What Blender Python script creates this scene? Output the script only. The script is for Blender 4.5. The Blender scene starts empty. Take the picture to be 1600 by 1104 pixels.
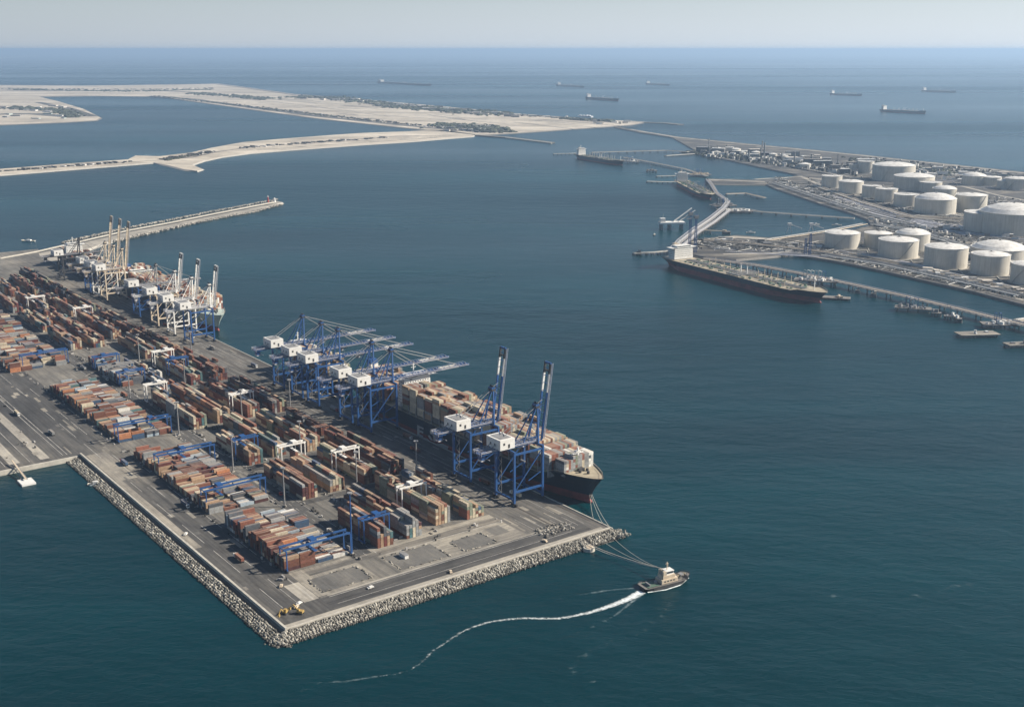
import bpy, math, random
from math import sin, cos, radians, pi, hypot, atan2, sqrt
random.seed(11)
R = random.random
def U_(a, b): return a + (b - a) * R()

# ------------------------------------------------------------------ camera, sky, sun
sc = bpy.context.scene
HCAM = 375.0; FPX = 1837.0; PITCH = math.atan(475 / FPX)
cd = bpy.data.cameras.new('camera'); cam = bpy.data.objects.new('camera', cd)
sc.collection.objects.link(cam); sc.camera = cam
cam.location = (0, 0, HCAM); cam.rotation_euler = (pi / 2 - PITCH, 0, 0)
cd.sensor_width = 36; cd.lens = 36 * FPX / 1600; cd.clip_start = 1; cd.clip_end = 500000

SUN_AZ = 6.0; SUN_EL = 34.0
w = bpy.data.worlds.new('World'); sc.world = w; w.use_nodes = True
nt = w.node_tree; bg = nt.nodes['Background']
sky = nt.nodes.new('ShaderNodeTexSky'); sky.sky_type = 'NISHITA'; sky.sun_disc = False
sky.sun_elevation = radians(SUN_EL); sky.sun_rotation = radians(90 - SUN_AZ)
sky.altitude = 300; sky.air_density = 1.0; sky.dust_density = 0.6; sky.ozone_density = 3.0
veil = nt.nodes.new('ShaderNodeMix'); veil.data_type = 'RGBA'; veil.inputs[0].default_value = .72   # thin even veil of high haze
sund = (cos(radians(SUN_AZ))*cos(radians(SUN_EL)), sin(radians(SUN_AZ))*cos(radians(SUN_EL)), sin(radians(SUN_EL)))
dotn = nt.nodes.new('ShaderNodeVectorMath'); dotn.operation = 'DOT_PRODUCT'; dotn.inputs[1].default_value = sund
vc = nt.nodes.new('ShaderNodeMix'); vc.data_type = 'RGBA'; vm = nt.nodes.new('ShaderNodeMapRange')     # forward scatter: brighter towards the sun
vm.inputs[1].default_value = -.5; vm.inputs[2].default_value = .6; nt.links.new(dotn.outputs['Value'], vm.inputs[0]); nt.links.new(vm.outputs[0], vc.inputs[0])
vc.inputs[6].default_value = (4.8, 5.5, 6.5, 1); vc.inputs[7].default_value = (10.2, 11.4, 12.8, 1); nt.links.new(vc.outputs[2], veil.inputs[7])
VEIL_DIR = dotn; nt.links.new(sky.outputs[0], veil.inputs[6])
tcs = nt.nodes.new('ShaderNodeTexCoord'); sxz = nt.nodes.new('ShaderNodeSeparateXYZ'); mrs = nt.nodes.new('ShaderNodeMapRange')
nt.links.new(tcs.outputs['Generated'], sxz.inputs[0]); nt.links.new(tcs.outputs['Generated'], VEIL_DIR.inputs[0]); nt.links.new(sxz.outputs[2], mrs.inputs[0])
mrs.interpolation_type = 'SMOOTHSTEP'; mrs.inputs[1].default_value = 0; mrs.inputs[2].default_value = .11
mrs.inputs[3].default_value = .78; mrs.inputs[4].default_value = .0; nt.links.new(mrs.outputs[0], veil.inputs[0])
nt.links.new(veil.outputs[2], bg.inputs[0]); bg.inputs[1].default_value = 0.05
sl = bpy.data.lights.new('sun', 'SUN'); sl.energy = 5.0; sl.angle = radians(0.53); sl.color = (1.0, 0.91, 0.78)
so = bpy.data.objects.new('sun', sl); sc.collection.objects.link(so)
so.rotation_euler = (radians(90 - SUN_EL), 0, radians(SUN_AZ + 90))
sc.view_settings.view_transform = 'Standard'; sc.view_settings.look = 'None'
sc.view_settings.gamma = 1; sc.view_settings.exposure = 0.8
sc.cycles.volume_bounces = 0; sc.cycles.max_bounces = 4; sc.cycles.diffuse_bounces = 2
sc.cycles.transparent_max_bounces = 8; sc.cycles.use_denoising = True
HAZE = 5.0e-5

# ------------------------------------------------------------------ frames
A = radians(126.75)
CU, SU = cos(A), sin(A)
def g(x, y, z=0.0):
    """the point of the plane at height z that stands at a place of the survey picture"""
    a = (x - 800) / FPX; b = (y - 552) / FPX
    dy = cos(PITCH) - b * sin(PITCH); dz = -sin(PITCH) - b * cos(PITCH)
    t = (HCAM - z) / -dz
    return a * t, dy * t
OX, OY = g(905, 800, 4)
def W(u, v, z=0.0):
    """terminal frame: u along the quay, v inland"""
    return (OX + u * CU - v * SU, OY + u * SU + v * CU, z)
def uv(x, y, z=4):
    p = g(x, y, z); dx, dy = p[0] - OX, p[1] - OY
    return dx * CU + dy * SU, -dx * SU + dy * CU

# ------------------------------------------------------------------ mesh builder
class MB:
    def __init__(s): s.v = []; s.f = []; s.c = []
    def add(s, vs, fs, col=None):
        n = len(s.v); s.v += vs; s.f += [tuple(i + n for i in f) for f in fs]
        if col is not None: s.c += [col] * len(fs)
    def box(s, x0, x1, y0, y1, z0, z1, col=None, nobottom=False):
        vs = [(x0,y0,z0),(x1,y0,z0),(x1,y1,z0),(x0,y1,z0),(x0,y0,z1),(x1,y0,z1),(x1,y1,z1),(x0,y1,z1)]
        fs = [(4,5,6,7),(0,1,5,4),(1,2,6,5),(2,3,7,6),(3,0,4,7)]
        if not nobottom: fs.append((3,2,1,0))
        s.add(vs, fs, col)
    def rbox(s, c, d, rz, col=None):
        cx, cy, cz = c; a, b, h = d[0]/2, d[1]/2, d[2]
        q, r = cos(rz), sin(rz)
        vs = []
        for zz in (cz, cz + h):
            for px, py in ((-a,-b),(a,-b),(a,b),(-a,b)):
                vs.append((cx + px*q - py*r, cy + px*r + py*q, zz))
        s.add(vs, [(4,5,6,7),(0,1,5,4),(1,2,6,5),(2,3,7,6),(3,0,4,7),(3,2,1,0)], col)
    def beam(s, p, q, w, h=None, col=None):
        h = h or w
        d = [q[i]-p[i] for i in range(3)]; L = sqrt(sum(k*k for k in d)) or 1e-6
        d = [k/L for k in d]
        if abs(d[2]) > .97: sd = (1.0, 0.0, 0.0)
        else:
            l = hypot(d[0], d[1]); sd = (-d[1]/l, d[0]/l, 0.0)
        up = (d[1]*sd[2]-d[2]*sd[1], d[2]*sd[0]-d[0]*sd[2], d[0]*sd[1]-d[1]*sd[0])
        vs = []
        for e in (p, q):
            for a, b in ((-1,-1),(1,-1),(1,1),(-1,1)):
                vs.append(tuple(e[i] + sd[i]*a*w/2 + up[i]*b*h/2 for i in range(3)))
        s.add(vs, [(0,1,2,3),(7,6,5,4),(0,4,5,1),(1,5,6,2),(2,6,7,3),(3,7,4,0)], col)
    def cyl(s, x, y, z0, z1, r, n=12, r2=None, cap=True, col=None):
        r2 = r if r2 is None else r2
        vs = [(x+r*cos(2*pi*i/n), y+r*sin(2*pi*i/n), z0) for i in range(n)] + [(x+r2*cos(2*pi*i/n), y+r2*sin(2*pi*i/n), z1) for i in range(n)]
        fs = [(i, (i+1)%n, n+(i+1)%n, n+i) for i in range(n)]
        if cap: fs.append(tuple(range(n, 2*n)))
        s.add(vs, fs, col)
    def prism(s, poly, z0, z1, col=None):
        n = len(poly)
        ar = sum(poly[i][0]*poly[(i+1)%n][1]-poly[(i+1)%n][0]*poly[i][1] for i in range(n))
        if ar < 0: poly = poly[::-1]
        vs = [(p[0],p[1],z0) for p in poly] + [(p[0],p[1],z1) for p in poly]
        s.add(vs, [tuple(range(n,2*n))] + [(i,(i+1)%n,n+(i+1)%n,n+i) for i in range(n)], col)
    def blob(s, c, r, rz=1.0, col=None):
        # 8-12 sided irregular stone or clump
        n = 5; vs = []; ph = R()*6
        for z, k in ((-.6,.75),(.25,1.0),(.85,.5)):
            for i in range(n):
                a = ph + 2*pi*i/n + U_(-.3,.3); q = r*k*U_(.75,1.2)
                vs.append((c[0]+q*cos(a), c[1]+q*sin(a), c[2]+z*r*rz*U_(.8,1.15)))
        fs = [(i,(i+1)%n,n+(i+1)%n,n+i) for i in range(n)] + [(n+i,n+(i+1)%n,2*n+(i+1)%n,2*n+i) for i in range(n)] + [tuple(range(2*n,3*n))]
        s.add(vs, fs, col)
    def mesh(s, name, mat, smooth=False):
        me = bpy.data.meshes.new(name); me.from_pydata(s.v, [], s.f)
        if s.c:
            ca = me.color_attributes.new('Col', 'FLOAT_COLOR', 'CORNER')
            buf = []
            for f, c in zip(s.f, s.c): buf += [c[0], c[1], c[2], 1.0] * len(f)
            ca.data.foreach_set('color', buf)
        if mat: me.materials.append(mat)
        if smooth: me.polygons.foreach_set('use_smooth', [True]*len(me.polygons))
        me.update(); return me

def link(name, data, parent=None, loc=(0,0,0), rz=0.0):
    o = bpy.data.objects.new(name, data); sc.collection.objects.link(o)
    o.location = loc; o.rotation_euler = (0, 0, rz)
    if parent: o.parent = parent
    return o
def tag(o, label=None, cat=None, group=None, kind=None):
    if label: o['label'] = label
    if cat: o['category'] = cat
    if group: o['group'] = group
    if kind: o['kind'] = kind
    return o
def thing(name, label, cat, loc=(0,0,0), rz=0.0, group=None):
    return tag(link(name, None, None, loc, rz), label, cat, group)
CACHE = {}
def part(parent, name, key, fn, mat, loc=(0,0,0), rz=0.0, label=None, kind=None, smooth=False):
    k = (key, mat.name)
    if key is None or k not in CACHE:
        b = MB(); fn(b); me = b.mesh(name, mat, smooth)
        if key is not None: CACHE[k] = me
    else: me = CACHE[k]
    return tag(link(name, me, parent, loc, rz), label, None, None, kind)
def struct(name, fn, mat, loc=(0,0,0), rz=0.0, parent=None, kind='structure', label=None):
    b = MB(); fn(b)
    return tag(link(name, b.mesh(name, mat), parent, loc, rz), label, None, None, kind)

# ------------------------------------------------------------------ materials
def nodes(name):
    m = bpy.data.materials.new(name); m.use_nodes = True
    n = m.node_tree; return m, n, n.nodes['Principled BSDF'], n.nodes.new, n.links.new
def noise(nw, lk, co, scale, detail=4, rough=.6, vec=(1,1,1), rot=0):
    mp = nw('ShaderNodeMapping'); mp.inputs['Scale'].default_value = vec; mp.inputs['Rotation'].default_value = (0,0,rot)
    lk(co, mp.inputs['Vector'])
    t = nw('ShaderNodeTexNoise'); t.inputs['Scale'].default_value = scale; t.inputs['Detail'].default_value = detail
    t.inputs['Roughness'].default_value = rough; lk(mp.outputs[0], t.inputs['Vector']); return t.outputs['Fac']
def ramp(nw, lk, fac, stops):
    r = nw('ShaderNodeValToRGB'); e = r.color_ramp.elements
    while len(e) < len(stops): e.new(.5)
    for k, (p, c) in enumerate(stops): e[k].position = p; e[k].color = (c[0], c[1], c[2], 1)
    lk(fac, r.inputs[0]); return r.outputs[0]
def mixc(nw, lk, fac, a, b, mode='MIX'):
    m = nw('ShaderNodeMix'); m.data_type = 'RGBA'; m.blend_type = mode
    if isinstance(fac, (int, float)): m.inputs[0].default_value = fac
    else: lk(fac, m.inputs[0])
    for i, x in ((6, a), (7, b)):
        if isinstance(x, tuple): m.inputs[i].default_value = (x[0], x[1], x[2], 1)
        else: lk(x, m.inputs[i])
    return m.outputs[2]
def paint(name, rgb, wear=None, amt=.5, rough=.6, scale=.6, metal=0):
    m, n, p, nw, lk = nodes(name)
    tc = nw('ShaderNodeTexCoord'); wear = wear or tuple(c*.6 for c in rgb)
    f = noise(nw, lk, tc.outputs['Object'], scale, 6, .7)
    lo = tuple(rgb[i]*(1-amt)+wear[i]*amt for i in range(3))
    f2 = noise(nw, lk, tc.outputs['Object'], scale*.9, 5, .7, (1,1,.12))
    c = ramp(nw, lk, f, [(.35, lo), (.62, rgb)])
    c = mixc(nw, lk, ramp(nw, lk, f2, [(.5,(0,0,0)),(.75,(.55*amt,)*3)]), c, wear)
    lk(c, p.inputs['Base Color']); p.inputs['Roughness'].default_value = rough; p.inputs['Metallic'].default_value = metal
    return m
def ground(name, a, b, c, s=1.0, streak=.5, speck=None, big=.012):
    """dusty, tyre marked surface; local x is the driving direction"""
    m, n, p, nw, lk = nodes(name)
    tc = nw('ShaderNodeTexCoord').outputs['Object']
    f1 = noise(nw, lk, tc, big*s, 6, .65, (.35,1,1))
    f2 = noise(nw, lk, tc, .35*s, 5, .7, (.035,1,1))
    f3 = noise(nw, lk, tc, .25*s, 6, .8)
    base = ramp(nw, lk, f1, [(.3, a), (.52, b), (.72, c)])
    st = ramp(nw, lk, f2, [(.32, (.55,.55,.55)), (.5, (1,1,1)), (.7, (1.45,1.42,1.36))])
    base = mixc(nw, lk, streak, base, st, 'MULTIPLY')
    f4 = noise(nw, lk, tc, .055*s, 7, .75, (.6,1,1)); f5 = noise(nw, lk, tc, .6*s, 4, .6, (.012,1,1))
    base = mixc(nw, lk, .75, base, ramp(nw, lk, f4, [(.34,(.55,.54,.53)),(.5,(1,1,1)),(.68,(1.3,1.27,1.2))]), 'MULTIPLY')
    base = mixc(nw, lk, streak*.6, base, ramp(nw, lk, f5, [(.4,(.55,.55,.56)),(.55,(1.05,1.05,1.05))]), 'MULTIPLY')
    base = mixc(nw, lk, .6, base, ramp(nw, lk, f3, [(.3,(.7,.7,.7)),(.7,(1.25,1.24,1.22))]), 'MULTIPLY')
    lk(base, p.inputs['Base Color']); p.inputs['Roughness'].default_value = .93
    bp = nw('ShaderNodeBump'); bp.inputs['Strength'].default_value = .4; bp.inputs['Distance'].default_value = .3
    lk(f3, bp.inputs['Height']); lk(bp.outputs[0], p.inputs['Normal'])
    return m
M = {}
M['asphalt'] = ground('asphalt', (.042,.042,.043), (.082,.079,.075), (.18,.165,.14), 1, .85)
M['apron'] = ground('apron_concrete', (.06,.059,.057), (.12,.113,.102), (.28,.25,.205), 1, .85)
M['yard'] = ground('yard_paving', (.09,.087,.08), (.16,.15,.132), (.3,.272,.225), 1, .7)
M['yardpale'] = ground('dusty_paving', (.15,.14,.125), (.25,.23,.195), (.38,.345,.28), 1.3, .55)
M['pale'] = ground('pale_concrete', (.24,.225,.195), (.34,.315,.27), (.44,.405,.34), 1, .4)
M['darkpatch'] = ground('unpaved_patch', (.085,.083,.08), (.13,.125,.115), (.2,.185,.16), 1.5, .3)
M['line'] = paint('road_paint', (.55,.53,.48), (.2,.19,.18), .9, .8, .15)
M['sand'] = ground('sand', (.26,.225,.18), (.5,.445,.36), (.68,.61,.51), .35, .5, None, .012)
M['sandroad'] = ground('dirt_road', (.05,.05,.05), (.09,.085,.08), (.2,.18,.15), .3, .3)
M['refground'] = ground('refinery_ground', (.03,.03,.031), (.065,.062,.058), (.34,.305,.25), .7, .8, None, .03)
M['armour'] = paint('armour_stone', (.46,.43,.37), (.2,.19,.17), .8, .9, .35)
M['rockbed'] = paint('rubble_slope', (.2,.185,.16), (.07,.065,.06), .8, .95, .5)
M['concrete'] = paint('weathered_concrete', (.5,.47,.4), (.25,.23,.2), .6, .85, .2)
M['darkconc'] = paint('stained_concrete', (.2,.185,.165), (.09,.085,.08), .7, .85, .3)
M['blue'] = paint('crane_blue_paint', (.01,.075,.25), (.05,.075,.11), .5, .45, .25)
M['navy'] = paint('hull_navy_paint', (.009,.02,.042), (.03,.035,.045), .5, .4, .06)
M['antifoul'] = paint('antifouling_red', (.27,.05,.042), (.05,.015,.015), .6, .6, .08)
M['white'] = paint('white_paint', (.74,.73,.69), (.42,.38,.32), .35, .5, .25)
M['cream'] = paint('cream_paint', (.62,.53,.4), (.33,.22,.13), .45, .6, .3)
M['tankwhite'] = paint('tank_paint', (.66,.61,.5), (.42,.37,.29), .4, .55, .06)
def tankmat(name, a, b):
    m, n, p, nw, lk = nodes(name); tc = nw('ShaderNodeTexCoord').outputs['Object']
    f1 = noise(nw, lk, tc, .35, 5, .7, (1,1,.06)); f2 = noise(nw, lk, tc, .05, 5, .6)
    c = mixc(nw, lk, ramp(nw, lk, f1, [(.45,(0,0,0)),(.78,(.5,.5,.5))]), a, b)
    c = mixc(nw, lk, .55, c, ramp(nw, lk, f2, [(.3,(.72,.7,.66)),(.7,(1.12,1.1,1.08))]), 'MULTIPLY')
    sp = nw('ShaderNodeSeparateXYZ'); lk(tc, sp.inputs[0]); md = nw('ShaderNodeMath'); md.operation = 'PINGPONG'; md.inputs[1].default_value = 1.3; lk(sp.outputs[2], md.inputs[0])
    c = mixc(nw, lk, .4, c, ramp(nw, lk, md.outputs[0], [(0,(.6,.58,.54)),(.16,(1,1,1))]), 'MULTIPLY')      # plate courses
    lk(c, p.inputs['Base Color']); p.inputs['Roughness'].default_value = .6; return m
M['tankwhite'] = tankmat('tank_plates', (.56,.53,.46), (.2,.17,.135))
M['tankdome'] = paint('tank_roof_paint', (.76,.74,.69), (.3,.28,.25), .55, .6, .1)
M['grey'] = paint('galvanised_steel', (.27,.27,.27), (.13,.12,.11), .6, .55, .5)
M['dark'] = paint('dark_steel', (.035,.036,.04), (.07,.06,.05), .5, .6, .5)
M['steel'] = paint('pale_steel', (.5,.5,.53), (.25,.23,.24), .6, .5, .5)
M['rail'] = paint('rail_steel', (.1,.075,.055), (.05,.045,.04), .5, .6, .5)
M['glass'] = paint('dark_glass', (.02,.03,.04), (.03,.04,.05), .2, .12, .3)
M['deckgreen'] = paint('green_deck', (.06,.14,.1), (.12,.12,.09), .6, .7, .4)
M['tandeck'] = paint('tan_deck', (.4,.35,.25), (.2,.16,.11), .6, .75, .15)
M['orange'] = paint('orange_paint', (.55,.17,.04), (.25,.1,.05), .5, .6, .4)
M['red'] = paint('red_paint', (.45,.04,.03), (.2,.05,.04), .5, .6, .4)
M['bulbred'] = paint('bulb_paint', (.3,.06,.05), (.15,.05,.04), .5, .6, .4)
M['yellow'] = paint('yellow_paint', (.38,.26,.08), (.3,.2,.08), .5, .6, .4)
M['hullpale'] = paint('pale_green_hull', (.42,.52,.48), (.3,.3,.27), .5, .5, .08)
M['rope'] = paint('mooring_rope', (.5,.46,.4), (.3,.28,.24), .5, .9, .5)
M['scrub'] = paint('desert_scrub', (.05,.06,.035), (.12,.1,.07), .7, 1, .05)
M['farbldg'] = paint('pale_render', (.55,.5,.43), (.3,.27,.24), .5, .9, .03)

def container_mat():
    m, n, p, nw, lk = nodes('container_paint')
    at = nw('ShaderNodeAttribute'); at.attribute_name = 'Col'
    geo = nw('ShaderNodeNewGeometry'); tc = nw('ShaderNodeTexCoord')
    f = noise(nw, lk, geo.outputs['Position'], .5, 6, .75)
    c = mixc(nw, lk, .75, at.outputs['Color'], ramp(nw, lk, f, [(.3,(.5,.49,.48)),(.68,(1.2,1.18,1.15))]), 'MULTIPLY')
    f3 = noise(nw, lk, geo.outputs['Position'], .8, 4, .7, (1,1,.15))
    c = mixc(nw, lk, ramp(nw, lk, f3, [(.52,(0,0,0)),(.75,(.5,.5,.5))]), c, (.12,.055,.03))
    sx = nw('ShaderNodeSeparateXYZ'); lk(geo.outputs['Normal'], sx.inputs[0])
    f2 = noise(nw, lk, geo.outputs['Position'], .12, 4, .6)
    mu = nw('ShaderNodeMath'); mu.operation = 'MULTIPLY'; lk(sx.outputs[2], mu.inputs[0])
    mr = nw('ShaderNodeMapRange'); mr.inputs[1].default_value = .3; mr.inputs[2].default_value = .7
    mr.inputs[3].default_value = .05; mr.inputs[4].default_value = .42; lk(f2, mr.inputs[0]); lk(mr.outputs[0], mu.inputs[1]); mu.use_clamp = True
    c = mixc(nw, lk, mu.outputs[0], c, (.46,.35,.25))       # wind-blown sand lying on the roofs
    lk(c, p.inputs['Base Color']); p.inputs['Roughness'].default_value = .65
    return m
M['container'] = container_mat()
def stone_mat():
    m, n, p, nw, lk = nodes('armour_block')
    at = nw('ShaderNodeAttribute'); at.attribute_name = 'Col'; geo = nw('ShaderNodeNewGeometry')
    f = noise(nw, lk, geo.outputs['Position'], .9, 5, .7)
    c = mixc(nw, lk, .6, at.outputs['Color'], ramp(nw, lk, f, [(.3,(.6,.6,.6)),(.7,(1.2,1.2,1.2))]), 'MULTIPLY')
    lk(c, p.inputs['Base Color']); p.inputs['Roughness'].default_value = .9; return m
M['stone'] = stone_mat()
def water_mat():
    m, n, p, nw, lk = nodes('sea_water')
    tc = nw('ShaderNodeTexCoord').outputs['Object']
    n1 = noise(nw, lk, tc, .09, 6, .65, (.8,1.3,1), .35)
    n2 = noise(nw, lk, tc, .02, 4, .5, (.7,1.4,1), .5)
    n3 = noise(nw, lk, tc, .0012, 5, .6, (.45,1.6,1), .1)
    n4 = noise(nw, lk, tc, .00022, 4, .55, (.35,2.2,1), -.06)
    add = nw('ShaderNodeMath'); add.operation = 'MULTIPLY_ADD'; add.inputs[1].default_value = 2.0
    lk(n2, add.inputs[0]); lk(n1, add.inputs[2])
    bp = nw('ShaderNodeBump'); bp.inputs['Strength'].default_value = .85; bp.inputs['Distance'].default_value = 1.5
    lk(add.outputs[0], bp.inputs['Height']); lk(bp.outputs[0], p.inputs['Normal'])
    c = ramp(nw, lk, n3, [(.36,(.0,.0165,.0215)),(.5,(.0,.024,.031)),(.66,(.0,.036,.045))])  # colour patches painted in place of the sheen of wind streaks
    lk(c, p.inputs['Base Color'])
    mr = nw('ShaderNodeMapRange'); mr.inputs[1].default_value = .35; mr.inputs[2].default_value = .68
    mr.inputs[3].default_value = .16; mr.inputs[4].default_value = .36; lk(n4, mr.inputs[0]); lk(mr.outputs[0], p.inputs['Roughness'])
    p.inputs['IOR'].default_value = 1.33; p.inputs['Specular IOR Level'].default_value = .22
    return m
M['water'] = water_mat()
def foam_mat(name, cover, col=(.75,.8,.8), scale=.35):
    m, n, p, nw, lk = nodes(name)
    tc = nw('ShaderNodeTexCoord'); geo = nw('ShaderNodeNewGeometry')
    f = noise(nw, lk, geo.outputs['Position'], scale, 7, .75)
    at = nw('ShaderNodeAttribute'); at.attribute_name = 'Col'
    sb = nw('ShaderNodeMath'); sb.operation = 'ADD'; lk(f, sb.inputs[0]); lk(at.outputs['Fac'], sb.inputs[1])
    mr = nw('ShaderNodeMapRange'); mr.inputs[1].default_value = 1.08; mr.inputs[2].default_value = 1.5
    mr.inputs[3].default_value = 0; mr.inputs[4].default_value = cover; lk(sb.outputs[0], mr.inputs[0])
    lk(mr.outputs[0], p.inputs['Alpha']); p.inputs['Base Color'].default_value = (*col, 1); p.inputs['Roughness'].default_value = .8
    return m
M['foam'] = foam_mat('sea_foam', 1.0)
M['foamthin'] = foam_mat('thin_sea_foam', .4, (.5,.62,.64), .12)

# ------------------------------------------------------------------ water, haze
struct('sea', lambda b: b.add([(-120000,-20000,0),(120000,-20000,0),(120000,170000,0),(-120000,170000,0)], [(0,1,2,3)]), M['water'])
hm = bpy.data.materials.new('haze_air'); hm.use_nodes = True; hn = hm.node_tree
hn.nodes.remove(hn.nodes['Principled BSDF'])
pv = hn.nodes.new('ShaderNodeVolumePrincipled'); pv.inputs['Color'].default_value = (.5,.71,.98,1)
pv.inputs['Density'].default_value = HAZE; pv.inputs['Anisotropy'].default_value = .25
hn.links.new(pv.outputs[0], hn.nodes['Material Output'].inputs['Volume'])
hb = MB(); hb.box(-125000, 125000, -25000, 175000, -4, 400)
tag(link('haze', hb.mesh('haze', hm)), kind='stuff')

# ------------------------------------------------------------------ land helpers
def land(name, poly, z, mat, skirt=8, kind='structure', loc=(0,0,0), rz=0, skirtmat=None):
    n = len(poly)
    ar = sum(poly[i][0]*poly[(i+1)%n][1]-poly[(i+1)%n][0]*poly[i][1] for i in range(n))
    if ar < 0: poly = poly[::-1]
    out = []
    for i in range(n):
        a, b, c = poly[i-1], poly[i], poly[(i+1)%n]
        nx = ny = 0
        for p, q in ((a,b),(b,c)):
            l = hypot(q[0]-p[0], q[1]-p[1]) or 1; nx += (q[1]-p[1])/l; ny -= (q[0]-p[0])/l
        l = hypot(nx, ny) or 1; out.append((b[0]+nx/l*skirt, b[1]+ny/l*skirt))
    top = MB(); top.add([(p[0],p[1],z) for p in poly], [tuple(range(n))])
    o = tag(link(name, top.mesh(name, mat), None, loc, rz), kind=kind)
    s = MB(); s.add([(p[0],p[1],z) for p in poly]+[(p[0],p[1],-1.5) for p in out], [(i,n+i,n+(i+1)%n,(i+1)%n) for i in range(n)])
    tag(link(name+'_shore_slope', s.mesh(name+'_slope', skirtmat or M['rockbed']), None, loc, rz), kind='structure')
    return o
def dens(pts, step):
    out = []
    for i in range(len(pts)-1):
        (x0,y0),(x1,y1) = pts[i][:2], pts[i+1][:2]; L = hypot(x1-x0,y1-y0); k = max(1,int(L/step))
        for j in range(k): out.append((x0+(x1-x0)*j/k, y0+(y1-y0)*j/k))
    out.append(tuple(pts[-1][:2])); return out
def strip(b, pts, w0, z, w1=None, z0=None, cols=None):
    """ribbon along a path; with z0 it gets sides down to z0"""
    n = len(pts); L = []; Rr = []
    for i in range(n):
        p = pts[max(0,i-1)]; q = pts[min(n-1,i+1)]; d = hypot(q[0]-p[0],q[1]-p[1]) or 1
        nx, ny = -(q[1]-p[1])/d, (q[0]-p[0])/d; w_ = w0 if w1 is None else w0+(w1-w0)*i/(n-1)
        L.append((pts[i][0]+nx*w_/2, pts[i][1]+ny*w_/2)); Rr.append((pts[i][0]-nx*w_/2, pts[i][1]-ny*w_/2))
    vs = [(p[0],p[1],z) for p in L]+[(p[0],p[1],z) for p in Rr]
    fs = [(i, n+i, n+i+1, i+1) for i in range(n-1)]
    if z0 is not None:
        vs += [(p[0],p[1],z0) for p in L]+[(p[0],p[1],z0) for p in Rr]
        fs += [(i, i+1, 2*n+i+1, 2*n+i) for i in range(n-1)] + [(n+i+1, n+i, 3*n+i, 3*n+i+1) for i in range(n-1)]
        fs += [(0,2*n,3*n,n),(n-1,2*n-1,4*n-1,3*n-1)]
    b.add(vs, fs)
def G(pts, z=0): return [g(x, y, z) for x, y in pts]
TL = dict(loc=W(0,0,0), rz=A)        # the terminal's own frame

# ================================================================== TERMINAL GROUND
def slab(b):
    b.prism([(-42,0),(1560,0),(1640,-20),(1640,1100),(391,1100),(391,289),(-42,289)], -1.5, 4.0)
struct('terminal_quay', slab, M['yard'], **TL)
def sheet(name, x0, x1, y0, y1, mat, k=1):
    struct(name, lambda b: b.add([(x0,y0,4+.03*k),(x1,y0,4+.03*k),(x1,y1,4+.03*k),(x0,y1,4+.03*k)], [(0,1,2,3)]), mat, **TL)
sheet('quay_apron', -38, 1500, 2, 63, M['apron'])
sheet('main_road', 30, 1450, 175, 193, M['asphalt'])
sheet('perimeter_road', -38, 391, 246, 284, M['asphalt'])
sheet('wharf_yard', 391, 1500, 246, 1090, M['asphalt'])
struct('end_road_edge', lambda b: b.box(-41,-39.4,2,287,4.0,4.9), M['concrete'], **TL)
sheet('aisle_road', 151, 160, 66, 173, M['asphalt']); sheet('aisle_road', 253, 266, 66, 173, M['asphalt'])
sheet('aisle_road', 390, 399, 66, 173, M['asphalt']); sheet('aisle_road', 543, 556, 66, 173, M['asphalt'])
def sheetv(name, x0, x1, y0, y1, mat, k=1):
    # driving direction across the terminal: local x runs inland
    b = MB(); b.add([(y0,-x1,4+.03*k),(y1,-x1,4+.03*k),(y1,-x0,4+.03*k),(y0,-x0,4+.03*k)], [(0,1,2,3)])
    tag(link(name, b.mesh(name, mat), None, W(0,0,0), A+pi/2), kind='structure')
sheetv('end_road', -34, -13, 14, 246, M['asphalt'], 2)
sheetv('dusty_verge', -39.4, -34, 6, 284, M['pale'], 2); sheetv('dusty_verge', -13, -10.5, 30, 240, M['pale'], 2)
sheetv('dusty_forecourt', -10, 41, 63, 178, M['yardpale'], 1.5)
sheetv('inner_end_road', 24, 33, 60, 235, M['apron'], 3)
sheet('dusty_forecourt', -10.2, 37, 196, 246, M['yardpale'], 1.5)
for x0, x1, y0, y1 in ((-6,19,200,240),(-8,20,134,176),(-8,14,90,120),(2,18,70,84)):
    sheet('unpaved_patch', x0, x1, y0, y1, M['darkpatch'], 4)
for k in range(7): sheet('pale_strip', 400+k*3, 700-k*12, 312+k*26, 312+k*26+U_(5,13), M['pale'], 2)
sheet('pale_strip', 300, 386, 264, 283, M['yardpale'], 2); sheet('pale_strip', 120, 300, 278, 283.5, M['yardpale'], 2)
sheet('pale_strip', -12, 20, 246.5, 258, M['pale'], 2)
def repairs(b, seed, n):
    rr = random.Random(seed)
    for k in range(n):
        u = rr.uniform(-30, 900); v = rr.choice([rr.uniform(4,62), rr.uniform(247,283), rr.uniform(290,520) if u > 395 else rr.uniform(10,60), rr.uniform(176,192)])
        if u < 30 and 60 < v < 246: continue
        a, c = rr.uniform(2,26), rr.uniform(1,5)
        if v > 289 and u < 395: continue
        z = 4.09+.002*k/n; b.add([(u,v,z),(u+a,v,z),(u+a,v+c,z),(u,v+c,z)], [(0,1,2,3)])
struct('paving_repairs', lambda b: repairs(b, 1, 150), M['darkpatch'], **TL)
struct('dusty_patches', lambda b: repairs(b, 2, 110), M['yardpale'], loc=W(0,0,.003), rz=A)
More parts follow.
